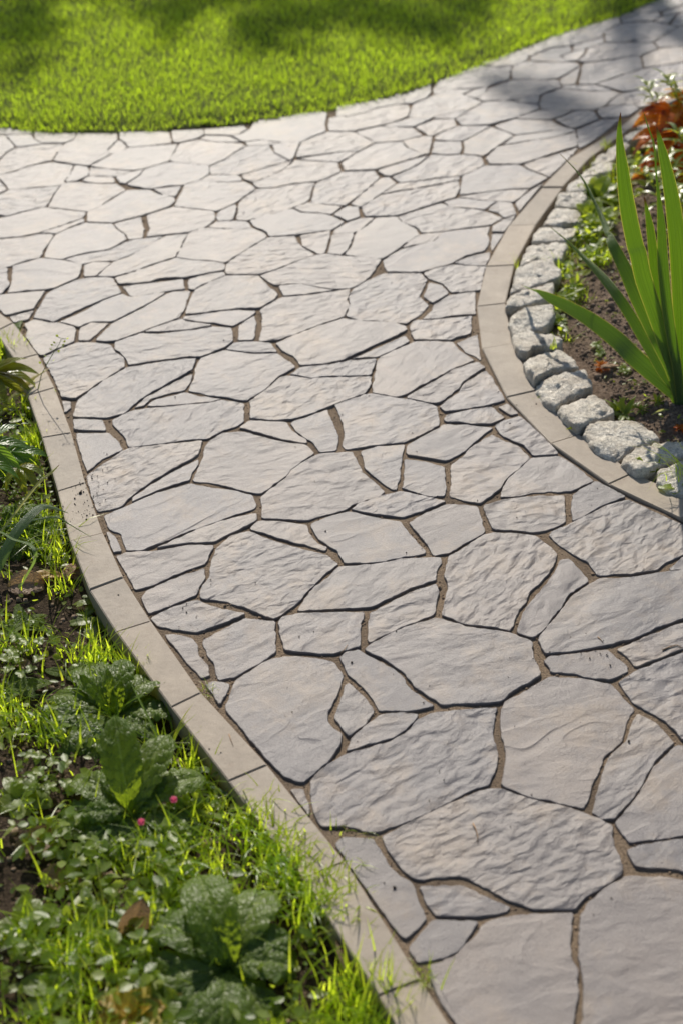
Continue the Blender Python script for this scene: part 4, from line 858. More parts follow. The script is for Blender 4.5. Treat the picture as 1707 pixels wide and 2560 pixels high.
# chickweed-like mass at the nearer corner: bigger leaflets
lp2 = [tuple(at(x, y).xy) for x, y in [(-60, 1950), (170, 1900), (420, 2060), (600, 2200), (760, 2330), (800, 2600), (-60, 2600)]]
B = scatter(lp2, 1500); B = B[((NZ(B, 9, 4.0) > 0.22) | (nrg.rand(len(B)) < 0.1)) & ~near_ros(B)]; n = len(B); hh = nrg.uniform(0.01, 0.045, n)
V, Q = leaflets(np.column_stack([B, lb_z(B[:, 0], B[:, 1]) + hh]), nrg.uniform(0.012, 0.028, n), nrg.uniform(0.009, 0.018, n), nrg.uniform(0, 6.283, n), nrg.normal(0.1, 0.35, n), nrg.normal(0, 0.3, n))
o = quadsoup('broad_weed_foliage', V, Q, M['herb']); tag(o, 'broader pale weed leaves carpeting the near corner of the weed bed', 'ground cover', kind='stuff')

fp = [tuple(at(x, y, .0).xy) for x, y in [(1395, 830), (1378, 720), (1410, 620), (1450, 530), (1510, 450), (1570, 370), (1640, 330), (1707, 420), (1620, 480), (1540, 560), (1500, 640), (1450, 720), (1425, 800)]]
B = scatter(fp, 2600); f = NZ(B, 9, 21.0); B = B[(f > 0.05) | (nrg.rand(len(B)) < 0.12)]; n = len(B)
V, Q = leaflets(np.column_stack([B, rb_z(B[:, 0], B[:, 1]) + nrg.uniform(0.002, 0.035, n)]), nrg.uniform(0.010, 0.030, n), nrg.uniform(0.008, 0.018, n), nrg.uniform(0, 6.283, n), nrg.normal(0.25, 0.45, n), nrg.normal(0, 0.35, n))
o = quadsoup('bed_weed_foliage', V, Q, M['herb']); tag(o, 'yellow-green low weed leaves creeping behind the granite cobbles', 'ground cover', kind='stuff')
fp2 = [tuple(at(x, y, .0).xy) for x, y in [(1410, 840), (1430, 760), (1520, 640), (1700, 560), (1760, 900), (1700, 1130), (1600, 1040), (1500, 930)]]
B = scatter(fp2, 520); f = NZ(B, 14, 31.0); B = B[f > 0.1]; n = len(B)
V, Q = leaflets(np.column_stack([B, rb_z(B[:, 0], B[:, 1]) + nrg.uniform(0.002, 0.012, n)]), nrg.uniform(0.005, 0.013, n), nrg.uniform(0.004, 0.008, n), nrg.uniform(0, 6.283, n), nrg.normal(0.25, 0.45, n), nrg.normal(0, 0.35, n))
o = quadsoup('bed_seedling_foliage', V, Q, M['herb']); tag(o, 'tiny seedling leaves dotted over the bare flower bed soil', 'ground cover', kind='stuff')
# soil clods and crumbs
def lumps(name, B, z, r, mat):
    ico = bmesh.new(); bmesh.ops.create_icosphere(ico, subdivisions=1, radius=1); iv = np.array([v.co[:] for v in ico.verts]); it = np.array([[v.index for v in f.verts] for f in ico.faces]); ico.free()
    n = len(B); k = len(iv); sc = nrg.uniform(0.6, 1.3, (n, 1, 3)); jit = nrg.uniform(0.75, 1.25, (n, k, 1))
    V = iv[None] * sc * jit * r[:, None, None]; V[:, :, 0] += B[:, 0:1]; V[:, :, 1] += B[:, 1:2]; V[:, :, 2] += z[:, None]
    T = (np.arange(n) * k)[:, None, None] + it[None]
    return quadsoup(name, V.reshape(-1, 3), T.reshape(-1, 3), mat, smooth=False)
rpoly = [tuple(at(x, y).xy) for x, y in [(1395, 640), (1440, 560), (1500, 470), (1600, 380), (1760, 300), (1900, 700), (1900, 1180), (1707, 1140), (1640, 1080), (1540, 1000), (1480, 920), (1420, 840), (1390, 760)]]
B = scatter(rpoly, 9000); o = lumps('soil_clods', B, rb_z(B[:, 0], B[:, 1]), np.exp(nrg.normal(-6.0, 0.5, len(B))) , M['clod']); tag(o, 'loose crumbly brown soil clods over the flower bed', 'soil', kind='stuff')
B = scatter(lpoly, 3500); o = lumps('weed_bed_clods', B, lb_z(B[:, 0], B[:, 1]), np.exp(nrg.normal(-6.0, 0.5, len(B))), M['clod']); tag(o, 'crumbly soil lumps between the weeds', 'soil', kind='stuff')
o = lumps('joint_grit', GR, sand_z(GR[:, 0], GR[:, 1]) + 0.0003, np.exp(nrg.normal(-7.0, 0.5, len(GR))), M['grit']); tag(o, 'tan grit lying in the joints between the flagstones', 'grit', kind='stuff')
cr = []
for (x, y, s, n) in [(205, 1265, 26, 50), (228, 1215, 18, 40), (440, 1210, 4, 5), (500, 1500, 60, 20), (480, 1530, 30, 14), (1360, 1010, 60, 12), (1530, 1180, 50, 16), (1650, 1250, 50, 30), (1520, 1660, 30, 10), (1500, 1640, 12, 5), (1350, 1640, 14, 12), (600, 1800, 70, 8), (1250, 1280, 80, 8), (1000, 2200, 60, 10), (1000, 1300, 300, 40), (900, 1700, 300, 30), (1300, 1900, 250, 24), (240, 1180, 26, 20), (640, 1090, 200, 15), (800, 650, 300, 20)]:
    for _ in range(n): cr.append(at(x + rnd.gauss(0, s), y + rnd.gauss(0, s)))
B = np.array([p.xy for p in cr]); o = lumps('dirt_crumbs', B, np.full(len(B), 0.0014), np.exp(nrg.normal(-7.15, 0.42, len(B))), M['crumb']); tag(o, 'dark dirt crumbs spilt over kerb and paving', 'dirt', kind='stuff')
# ------------------------------------------------------------------ single plants
D = R
def lbz(p): return float(lb_z(np.array([p.x]), np.array([p.y]))[0])
def rbz(p): return float(rb_z(np.array([p.x]), np.array([p.y]))[0])
def rosette(name, px, label, cat, leaves, mat, group=None, zf=lbz, prof='paddle', wrinkle=0.0055, teeth=0.05, stems=False, fold=0.18):
    c = at(*px); c.z = 0
    for _ in range(3):
        z = zf(c); c = at(px[0], px[1], z)
    e = empty(name, c); tag(e, label, cat, group)
    for q in leaves:
        yaw, L, Wd, lift, droop = q[:5]
        leaf(e, mat, L, Wd, D(yaw), 0.0, Vector((0, 0, 0.002 + rnd.uniform(0, 0.006))), rnd.gauss(0, 0.12), prof=prof, droop=droop, fold=fold, wrinkle=wrinkle, teeth=teeth, lift=D(lift), nl=22, nw=12)
    return e
PR = 'puckered leaf rosettes in the weed bed'
rosette('primrose', (285, 1800), 'puckered dark green leaf rosette by the kerb, the upper of three', 'primrose',
        [(-55, 0.097, 0.048, 14, 1.00), (48, 0.114, 0.050, 18, 1.10), (112, 0.103, 0.048, 12, 1.00), (-20, 0.068, 0.024, 78, 0.40), (-38, 0.139, 0.064, 38, 1.50), (-8, 0.112, 0.058, 55, 1.25), (30, 0.146, 0.064, 42, 1.50), (62, 0.132, 0.055, 30, 1.25), (95, 0.164, 0.065, 26, 1.38), (128, 0.146, 0.060, 20, 1.12), (165, 0.112, 0.052, 22, 1.00), (-80, 0.112, 0.049, 25, 1.12), (-120, 0.092, 0.042, 24, 1.00), (200, 0.099, 0.042, 20, 1.00), (10, 0.080, 0.025, 75, 0.62), (70, 0.092, 0.025, 70, 0.50)], M['primrose'], PR)
rosette('primrose', (330, 2045), 'puckered rosette with two tall backlit leaves, near the pink bud', 'primrose',
        [(-85, 0.091, 0.043, 14, 1.00), (75, 0.103, 0.048, 16, 1.20), (35, 0.097, 0.046, 50, 1.20), (-45, 0.080, 0.036, 60, 1.10), (-28, 0.139, 0.060, 66, 1.25), (12, 0.153, 0.060, 72, 1.00), (-62, 0.132, 0.058, 48, 1.38), (55, 0.139, 0.058, 34, 1.38), (92, 0.125, 0.052, 24, 1.25), (140, 0.112, 0.053, 20, 1.00), (-110, 0.139, 0.053, 24, 1.25), (-150, 0.105, 0.046, 18, 1.00), (175, 0.092, 0.042, 26, 1.00), (100, 0.080, 0.040, 50, 1.38)], M['primrose'], PR)
rosette('primrose', (575, 2430), 'largest puckered rosette, blurred, at the very bottom beside the kerb', 'primrose',
        [(-80, 0.114, 0.055, 22, 1.40), (80, 0.120, 0.055, 20, 1.40), (120, 0.114, 0.053, 16, 1.20), (0, 0.114, 0.055, 36, 1.30), (40, 0.103, 0.048, 30, 1.40), (160, 0.103, 0.050, 18, 1.20), (-25, 0.139, 0.070, 50, 1.50), (20, 0.153, 0.072, 55, 1.50), (60, 0.153, 0.070, 40, 1.50), (100, 0.158, 0.070, 32, 1.62), (140, 0.146, 0.067, 30, 1.50), (178, 0.132, 0.065, 34, 1.38), (-60, 0.099, 0.058, 48, 1.38), (-95, 0.092, 0.052, 45, 1.25), (215, 0.119, 0.055, 26, 1.25), (40, 0.105, 0.046, 72, 1.12), (-10, 0.092, 0.035, 78, 0.62)], M['primrose'], PR)
rosette('primrose', (52, 1352), 'shaded dark rosette under the arching strap leaf', 'primrose',
        [(-75, 0.093, 0.043, 34, 1.375), (-45, 0.081, 0.038, 44, 1.375), (-15, 0.081, 0.036, 55, 1.25), (25, 0.089, 0.038, 50, 1.25), (70, 0.089, 0.038, 40, 1.25), (-105, 0.085, 0.041, 24, 1.125), (-140, 0.081, 0.038, 20, 1.125), (150, 0.081, 0.036, 24, 1.125), (180, 0.069, 0.035, 30, 1.125)], M['primrose'], PR)
# lance-leaved peony shoots: stems with hanging leaflets
def shoot(name, base, tip, label, cat, leaflets_, mat, stemmat, L0, group=None, Wf=0.29, droop=1.0):
    e = empty(name, base); tag(e, label, cat, group); T = tip - base
    mid = T * 0.55 + Vector((0, 0, T.length * 0.12)); V, F = tube([Vector((0, 0, -0.01)), mid * 0.5 + Vector((0, 0, 0.01)), mid, T], 0.0032, 0.0014)
    mobj('stem', V, F, stemmat, e, smooth=True)
    for t, yaw, lift, s in leaflets_:
        p = T * t + Vector((0, 0, T.length * 0.12 * (1 - abs(2 * t - 1.1)) if t < 1 else 0))
        s *= .84; leaf(e, mat, L0 * s, L0 * s * Wf * rnd.uniform(0.85, 1.15), D(yaw), 0.0, p, rnd.gauss(0, 0.25), prof='lance', droop=droop * rnd.uniform(0.6, 1.3), fold=0.35, lift=D(lift), nl=14, nw=6)
    return e
b0 = at(-40, 1190, -0.035)
shoot('lance_leaved_shoot', b0, up(20, 1128, b0.y + 0.03), 'dark lance-leaved shoot reaching over the kerb edge', 'shoot',
      [(1, -90, 14, 1.25), (1, -118, 5, 1.1), (1, -150, -8, 1.3), (.97, -55, 30, .8), (.9, -175, -5, 1.15), (.85, 160, 5, 1.0), (.8, 120, 10, 1.0), (.8, -105, -10, 1.0), (.6, 170, 0, .9), (.7, -140, 8, 1.2), (.95, 40, 30, .8), (.75, 20, 25, .8)], M['lance'], M['redstem'], .085)
b1 = at(10, 1225, -0.035)
shoot('lance_leaved_shoot', b1, up(50, 1165, b1.y + 0.0), 'low yellow-flecked lance shoot hanging to the kerb below the dark one', 'shoot',
      [(1, -100, 6, 1.0), (1, -135, -5, 1.05), (.9, -75, 10, .8), (.9, 150, 0, .9), (.8, -160, -10, 1.0)], M['autumn'], M['redstem'], .070)
b2 = at(-70, 1010, -0.035)
shoot('red_tipped_shoot', b2, up(-18, 930, b2.y + 0.02), 'bronze and green peony shoot with red leaf tips over the kerb', 'shoot',
      [(1, -92, 6, 1.2), (1, -84, 22, 1.15), (1, -104, -4, 1.25), (1, -70, 30, .9), (.9, -115, -8, 1.0), (.9, 100, 10, 1.0), (.8, 170, 10, .9), (.8, -140, 5, 1.0), (.7, 60, 20, .9), (.9, 10, 30, .9)], M['autumn'], M['redstem'], .105)
b3 = at(-120, 960, -0.035)
shoot('red_tipped_shoot', b3, b3 + Vector((.03, .02, .26)), 'tall leafy shoot at the photo edge above the red-tipped one', 'shoot',
      [(1, y_, l_, s_) for y_, l_, s_ in ((-80, 10, 1.2), (-30, 20, 1.1), (20, 15, 1.1), (80, 10, 1.2), (140, 10, 1.1), (-140, 10, 1.2))] + [(.75, y_, 15, 1.2) for y_ in (-100, -50, 0, 60, 120, 180)] + [(.5, y_, 15, 1.1) for y_ in (-80, -20, 40, 100, 160)], M['lance'], M['redstem'], .11)
b5 = at(-75, 1270, -0.035)
shoot('lance_leaved_shoot', b5, b5 + Vector((.05, .0, .15)), 'second dark lance-leaved shoot, at the photo edge above the strap leaf', 'shoot',
      [(1, y_, l_, s_) for y_, l_, s_ in ((-85, 5, 1.2), (-40, 15, 1.1), (20, 15, 1.1), (80, 10, 1.2), (-130, 0, 1.2))] + [(.6, y_, 10, 1.2) for y_ in (-100, -60, 0, 60, 180)], M['lance'], M['redstem'], .09)
rosette('burdock_seedling', (15, 872), 'pale broad-leaved seedling at the start of the weed-bed kerb', 'seedling',
        [(-65, 0.098, 0.069, 35, .9), (-25, 0.086, 0.057, 45, .9), (30, 0.098, 0.063, 40, .9), (80, 0.098, 0.069, 30, .9), (-110, 0.081, 0.052, 25, .8), (150, 0.092, 0.057, 25, .8)], M['primrose'], None, prof='heart', wrinkle=.0012, teeth=0.02)
# weed stalk with seed pods
A = at(88, 1005, -0.03)
st = empty('seeding_weed', A); tag(st, 'thin shepherds-purse stalk with green seed pods above the kerb', 'weed')
line_ = [(92, 985), (105, 935), (121, 905), (137, 878), (148, 862), (154, 848), (160, 846)]
pts = [up(x, y, A.y - 0.02 * i / 6) - A for i, (x, y) in enumerate(line_)]; pts[0] = Vector((0, 0, 0))
V, F = tube(pts, 0.0011, 0.0004, 5); mobj('stem', V, F, M['stem'], st, smooth=True)
for i in range(13):
    t = 0.30 + 0.66 * i / 12; k = t * (len(pts) - 1); q = pts[int(k)].lerp(pts[min(int(k) + 1, 6)], k % 1); sd = 1 if i % 2 else -1
    end = q + Vector((sd * rnd.uniform(.006, .012), rnd.uniform(-.006, .006), rnd.uniform(-.001, .005)))
    V, F = tube([q, end], 0.0003, 0.0003, 4); mobj('stalk', V, F, M['stem'], st)
    V, F, UV = leaf_mesh(.0055, .0050, prof='heart', droop=0, fold=0); mobj('seed_pod', place(V, -sd * 1.2, rnd.uniform(.2, .7), rnd.uniform(-1, 1), end), F, M['herb'], st, uv=UV)
# single arching blades
def arch(name, A, Bp, line, widths, mat, label, cat, thick=0.0, hint=Vector((0.2, -0.5, 1)), fold=0.12):
    e = empty(name, A); tag(e, label, cat); P = []
    for x, y in line: P.append(upab(x, y, A, Bp) - A)
    m = (P[len(P) // 2] + A - Vector((0, 0, CAM_H))).length / FPX
    V, F, UV = ribbon(P, [q * m for q in widths], thick, hint, fold=fold, nw=4, sub=5); mobj('leaf', V, F, mat, e, smooth=True, uv=UV); return e
arch('strap_leaf', at(-50, 1530, -0.04), at(175, 1285), [(-50, 1530), (-20, 1450), (0, 1405), (38, 1335), (77, 1288), (107, 1266), (134, 1268), (155, 1276), (173, 1283)], [22, 24, 26, 25, 22, 17, 11, 6, 1], M['strap'], 'broad blue-green strap leaf arching over the shaded rosette to the kerb', 'leaf')
arch('grass_leaf', at(-30, 1345, -0.03), at(236, 1347), [(-30, 1345), (0, 1323), (57, 1306), (115, 1295), (145, 1294), (182, 1315), (214, 1334), (236, 1347)], [5, 6, 6, 5.5, 5, 2.5, 1.5, 0.7], M['strap'], 'thin green blade arching flat across the kerb', 'leaf')
arch('grass_leaf', at(-20, 1400, -0.04), at(128, 1290), [(-20, 1380), (0, 1334), (38, 1283), (76, 1233), (105, 1200), (130, 1181), (149, 1162)], [4, 5, 6, 7, 7, 5, 1], M['straw'], 'straight straw-coloured blade leaning out past the lance leaves', 'leaf')
arch('grass_leaf', at(-30, 1345, -0.04), at(45, 1478, -0.035), [(-30, 1330), (0, 1329), (34, 1348), (71, 1359), (88, 1378), (86, 1405), (69, 1436), (48, 1476)], [6, 6, 7, 8, 10, 11, 10, 2], M['strap'], 'curling green strap leaf with its end drooping to the soil', 'leaf', fold=0.0)
arch('grass_leaf', at(-60, 1075, -0.035), at(128, 930), [(-60, 1080), (0, 1030), (28, 1000), (54, 973), (75, 953), (89, 941), (108, 930), (127, 919)], [18, 18, 16, 13, 11, 8, 5, 1], M['straw'], 'long yellow-green blade with an orange withered tip', 'leaf')
arch('grass_leaf', at(350, 1925, -0.03), at(222, 1890, -0.03), [(350, 1925), (318, 1895), (285, 1862), (254, 1838), (224, 1817)], [8, 9, 8, 6, 1], M['strap'], 'stout green blade slanting across the middle rosette', 'leaf')
arch('grass_leaf', at(440, 1900, -0.035), at(300, 1790, -0.03), [(440, 1900), (400, 1845), (370, 1790), (345, 1740), (325, 1700)], [4, 5, 5, 4, 0.8], M['strap'], 'slim blade leaning over the upper rosette', 'leaf')
arch('grass_leaf', at(160, 2000, -0.03), at(290, 1955, -0.03), [(156, 1985), (195, 1972), (235, 1960), (290, 1953), (305, 1957)], [2, 8, 9, 7, 1], M['strap'], 'pale blade lying level beside the middle rosette', 'leaf')
arch('grass_leaf', at(506, 1966, -0.03), at(618, 2022, -0.03), [(506, 1966), (540, 1970), (575, 1990), (600, 2010), (622, 2026)], [3, 7, 7, 5, 1], M['strap'], 'grey-green blade bowed along the kerb foot', 'leaf')
# grass tufts
def tuft(px, n, h, spread, label, zf, mat='grass', wd=(.0022, .0044), lean=(.2, .9), az0=None, name='grass_tuft'):
    c = at(*px)
    for _ in range(3): c = at(px[0], px[1], zf(c))
    az = nrg.uniform(0, 6.283, n) if az0 is None else nrg.normal(D(az0), 0.8, n)
    base = np.column_stack([nrg.normal(0, spread, n), nrg.normal(0, spread, n), np.full(n, -0.004)])
    V, Q = blades(base, nrg.uniform(0.55, 1.15, n) * h, nrg.uniform(wd[0], wd[1], n), nrg.uniform(lean[0], lean[1], n), az, 5)
    o = quadsoup(name, V, Q, M[mat]); o.location = c; tag(o, label, 'grass tuft', 'wild grass tufts'); return o
zk = lambda p: 0.0; zs = lambda p: -0.004
tuft((165, 1482), 24, .062, .010, 'small bright grass tuft above the kerbside seedlings', lbz)
tuft((232, 1665), 34, .080, .016, 'tall bright grass tuft just above the upper rosette', lbz)
tuft((335, 1690), 46, .062, .014, 'grass tuft leaning on the kerb beside the upper rosette', lbz)
tuft((395, 1890), 40, .075, .020, 'dark grass tuft between the upper and middle rosettes', lbz, lean=(.3, 1.1))
tuft((470, 1930), 36, .055, .012, 'thin grass tuft at the kerb foot by the middle rosette', lbz)
tuft((520, 1730), 26, .022, .005, 'tiny dry grass tuft rooted in the kerb joint', zs, wd=(.0008, .0014), lean=(.5, 1.3))
for tx, ty, tl in ((610, 2060, 'grass tuft at the kerb foot under the bowed blade'), (655, 2100, 'grass tuft spilling onto the kerb below the dead leaves'), (700, 2135, 'dense grass tuft creeping across the kerb'), (735, 2175, 'thick grass tuft on the kerb face above the hidden joint'), (690, 2195, 'grass tuft on the soil side of the overgrown kerb'), (790, 2215, 'grass tuft reaching the flagstones over the hidden kerb joint'), (815, 2265, 'dense grass tuft just above the kerbside weed'), (760, 2270, 'grass tuft behind the overgrown kerb stretch')):
    tuft((tx, ty), 80, .044, .022, tl, lambda q: -.012, wd=(.0020, .0040), lean=(.3, 1.3))
tuft((880, 2520), 140, .085, .030, 'bright grass tuft at the bottom beside the kerb', lbz, lean=(.2, .8))
tuft((960, 2590), 70, .065, .024, 'grass tuft cut by the bottom of the photo', lbz, lean=(.2, .8))
tuft((1062, 2445), 34, .030, .007, 'small grass tuft rooted between kerb and flagstones at the bottom', zs, wd=(.0008, .0016), lean=(.4, 1.3))
tuft((270, 2430), 44, .070, .022, 'bright grass tuft among the broad weeds at the bottom', lbz)
tuft((500, 2200), 40, .055, .022, 'grass tuft between the middle rosette and the big blurred one', lbz)
tuft((80, 1620), 24, .055, .018, 'thin grass tuft among the clover leaves', lbz)
tuft((25, 890), 60, .060, .018, 'bright grass tuft under the pale broad-leaved seedling', lbz)
tuft((75, 1030), 90, .050, .024, 'bright grass tuft below the red-tipped shoot', lbz)
tuft((95, 1110), 80, .045, .020, 'bright grass tuft along the kerb by the dark lance shoot', lbz)
tuft((848, 2082), 5, .028, .006, 'two-leaved sprig sprouting from the joint above the long grey slab', zs, wd=(.0012, .0022), lean=(.3, 1.0))
tuft((905, 2086), 5, .030, .008, 'yellowish sprig lying in the joint beside the other sprig', zs, wd=(.0010, .0018), lean=(.8, 1.4))
tuft((1338, 1000), 6, .018, .004, 'tiny sprig in the gap behind the cobble-side kerb', zs, wd=(.0010, .0018))
# kerbside seedlings
rosette('nettle_seedling', (245, 1515), 'serrated green seedling overhanging the kerb edge', 'seedling', [(-85, .040, .018, 25, .8), (-50, .035, .016, 40, .8), (-15, .03, .013, 60, .5), (40, .035, .015, 40, .8), (95, .045, .018, 20, .8), (150, .04, .018, 20, .8), (-130, .045, .020, 15, .8)], M['herb'], None, prof='lance', wrinkle=.0006, teeth=.10)
rosette('nettle_seedling', (240, 1560), 'grey-green serrated weed lying beside the kerb below the seedling', 'seedling', [(-80, .055, .022, 15, .7), (-100, .05, .02, 5, .5), (-50, .045, .018, 20, .7), (-130, .05, .02, 5, .6), (170, .055, .024, 8, .6), (140, .05, .022, 8, .6), (100, .055, .022, 12, .6), (60, .045, .018, 25, .7)], M['herb'], None, prof='lance', wrinkle=.0006, teeth=.10)
rosette('bindweed', (60, 1570), 'grey-green arrow-shaped weed leaves over dark soil', 'weed', [(80, .055, .030, 12, .5), (-60, .045, .024, 20, .6), (20, .05, .026, 25, .5), (-100, .05, .026, 8, .5), (140, .04, .022, 10, .5)], M['primrose'], None, prof='heart', wrinkle=.0004, teeth=0)
rosette('bindweed', (50, 1730), 'flat pale weed with broad leaves beside the clover', 'weed', [(90, .06, .035, 10, .5), (-70, .055, .03, 14, .5), (10, .05, .03, 25, .6), (-120, .04, .02, 10, .5), (150, .05, .028, 8, .5)], M['primrose'], None, prof='heart', wrinkle=.0004, teeth=0)
rosette('bindweed', (165, 1690), 'pointed weed leaf pair left of the upper rosette'.replace('left of', 'just above'), 'weed', [(75, .04, .02, 15, .5), (-70, .055, .022, 20, .5), (-120, .04, .02, 10, .5)], M['primrose'], None, prof='lance', wrinkle=.0004, teeth=0)
def clover(px, n, label):
    c = at(*px)
    for _ in range(3): c = at(px[0], px[1], lbz(c))
    e = empty('clover', c); tag(e, label, 'clover', 'clover plants')
    for i in range(n):
        h = rnd.uniform(.015, .035); q = Vector((rnd.gauss(0, .022), rnd.gauss(0, .022), h)); V, F = tube([(q.x * .4, q.y * .4, -.004), q * .7 + Vector((0, 0, h * .1)), q], .0006, .0005, 4); mobj('stem', V, F, M['stem'], e)
        a0 = rnd.uniform(0, 360); VV = []; FF = []; UU = []
        for k in range(3):
            V, F, UV = leaf_mesh(.011, .011, prof='oval', droop=.3, fold=.25, nl=5, nw=4); V = place(V, D(a0 + k * 120), .15, 0, q); FF += [tuple(x + len(VV) for x in f) for f in F]; VV += V; UU += UV
        mobj('leaf', VV, FF, M['herb'], e, smooth=True, uv=UU)
clover((70, 1650), 9, 'clover with round leaflets beside the thin grass tuft')
clover((28, 1690), 7, 'clover at the photo edge above the flat pale weed')
clover((110, 1960), 9, 'clover patch below the upper rosette on bare soil')
clover((430, 2150), 9, 'clover patch between pink bud and kerb')
# weeds with round leaves near the corner
RW = [(-80, .04, .026, 15, .6), (-30, .04, .028, 25, .6), (20, .042, .028, 30, .6), (70, .045, .028, 20, .6), (120, .045, .03, 12, .6), (170, .04, .028, 12, .6), (-130, .045, .03, 12, .6), (45, .03, .02, 55, .5), (-100, .03, .02, 45, .5)]
for px, lab in [((235, 2075), 'round-leaved weed left of the middle rosette'.replace('left of', 'on the soil side of')), ((60, 2320), 'round-leaved weed under the whitish curled leaves'), ((140, 2480), 'round-leaved weed at the photo corner'), ((240, 2340), 'round-leaved weed beside the upright brown leaf'), ((400, 2560), 'round-leaved weed at the bottom under the big rosette'), ((60, 2000), 'round-leaved weed at the photo edge below the clover'), ((440, 2270), 'round-leaved weed above the big blurred rosette')]:
    rosette('round_leaved_weed', px, lab, 'weed', [(y + rnd.gauss(0, 14), L * rnd.uniform(.8, 1.25), w_ * rnd.uniform(.85, 1.2), l_, d_) for y, L, w_, l_, d_ in RW], M['herb'], 'round-leaved weeds', prof='oval', wrinkle=.0006, teeth=0)
rosette('turning_weed', (335, 2545), 'yellow and orange turning weed at the bottom of the bed', 'weed', [(y + rnd.gauss(0, 10), L * 1.1, w_, l_ + 10, d_) for y, L, w_, l_, d_ in RW], M['yellow'], None, prof='oval', wrinkle=.0006, teeth=.06)
rosette('kerbside_weed', (905, 2300), 'lobed weed leaning over the kerb onto the flagstones', 'weed', [(-60, .055, .022, 30, .8), (-95, .05, .022, 15, .8), (-20, .045, .02, 45, .8), (-150, .06, .026, 5, .9), (175, .055, .024, 0, .8), (60, .05, .02, 30, .8), (120, .05, .022, 15, .8), (20, .05, .02, 40, .8)], M['herb'], None, prof='lance', wrinkle=.0012, teeth=.22)
rosette('bushy_weed', (470, 2035), 'bright bushy weed between the middle rosette and kerb', 'weed', [(rnd.uniform(0, 360), rnd.uniform(.02, .04), rnd.uniform(.009, .014), rnd.uniform(10, 75), .7) for _ in range(34)], M['herb'], None, prof='lance', wrinkle=.0003, teeth=.15)
# pink buds
def bud(px, h, label):
    c = at(*px); c = at(px[0], px[1] + 55, lbz(c)); e = empty('daisy_bud', c); tag(e, label, 'flower', None); top = up(px[0], px[1], c.y) - c
    V, F = tube([(0, 0, 0), top * .6 + Vector((.003, 0, 0)), top], .0010, .0008, 5); mobj('stem', V, F, M['stem'], e, smooth=True)
    for k in range(22):
        leaf(e, M['pink'], .0115, .0034, D(k * 360 / 11 + (9 if k > 10 else 0)), 0, top + Vector((0, 0, -.001)), 0, 'petal', prof='oval', droop=-.9, fold=.1, lift=D(38 if k < 11 else 60), nl=5, nw=2)
bud((436, 2006), .05, 'bright pink flower bud among the bushy weed leaves')
bud((355, 2062), .03, 'dull pink bud in shade under the middle rosette')
# fallen leaves
def dead(px, L, Wd, yaw, label, mat='dead', curl=1.6, lift=10, zf=lbz, prof='oval', h=.004, fold=.5):
    c = at(*px)
    for _ in range(3): c = at(px[0], px[1], zf(c) + h)
    V, F, UV = leaf_mesh(L, Wd, prof=prof, droop=curl, fold=fold, wrinkle=.0022, nl=14, nw=8, lift=D(lift), seed=rnd.uniform(0, 50))
    o = mobj('fallen_leaf', place(V, D(yaw), 0, rnd.gauss(0, .3)), F, M[mat], None, c, smooth=True, uv=UV); tag(o, label, 'fallen leaf'); return o
dead((38, 2122), .075, .04, -70, 'whitish dead leaf curled on soil at the photo edge', 'dead', 1.0, 20)
dead((100, 2190), .06, .04, -100, 'second whitish dead leaf, just below the photo-edge one', 'dead', .8, 12)
dead((318, 2350), .065, .045, 5, 'brown dead leaf standing upright among the broad weeds', 'dead', .3, 75)
dead((375, 2425), .075, .026, -85, 'yellowish tan dead leaf lying level above the turning weed', 'yellow', .4, 8)
dead((400, 2515), .05, .022, -80, 'orange dead leaf at the bottom beside the turning weed', 'yellow', .6, 12)
dead((588, 2020), .055, .035, -60, 'tan dead leaf at the kerb foot below the bushy weed', 'dead', 1.4, 25)
dead((590, 2062), .06, .022, -80, 'narrow tan dead leaf lying under the kerbside tan one', 'dead', .5, 5)
dead((850, 2345), .075, .045, -165, 'large brown dead leaf beside the big blurred rosette', 'dead', .9, 20, h=.012)
dead((885, 2425), .060, .024, -75, 'thin curled brown leaf against the kerb under the large one', 'dead', 1.2, 12, h=.01)
dead((105, 1385), .060, .034, -30, 'grey-brown curled leaf on dark soil under the drooping strap', 'dead', 1.0, 30)
dead((158, 1432), .070, .026, -100, 'rolled brown dead leaf near the kerb by the small bright tuft', 'dead', 1.2, 10)
dead((60, 1450), .075, .026, -75, 'orange-brown dead leaf under the curling strap leaf', 'yellow', .6, 10)
dead((20, 1468), .070, .045, -80, 'dark dead leaf at the photo edge under the strap leaf', 'dead', 1.4, 30)
dead((165, 1455), .045, .022, -20, 'small split dead leaf beside the rolled brown one', 'dead', 1.0, 40)
dead((72, 1062), .040, .026, -100, 'pale brown leaf on soil below the red-tipped shoot', 'dead', 1.6, 20)
dead((80, 1675), .05, .03, 60, 'grey-brown leaf under the clover', 'dead', 1.0, 10)
dead((395, 1765), .04, .02, -160, 'small brown leaf standing at the kerb foot by the upper rosette', 'dead', 1.0, 50)
dead((1590, 1180), .035, .020, -60, 'reddish brown leaf wedged between kerb and low cobbles', 'dead', 1.0, 20, zf=lambda p: .002)
dead((1520, 1128), .030, .014, -90, 'tan curled leaf in the gap under the large cobble', 'dead', 1.0, 10, zf=lambda p: -.008)
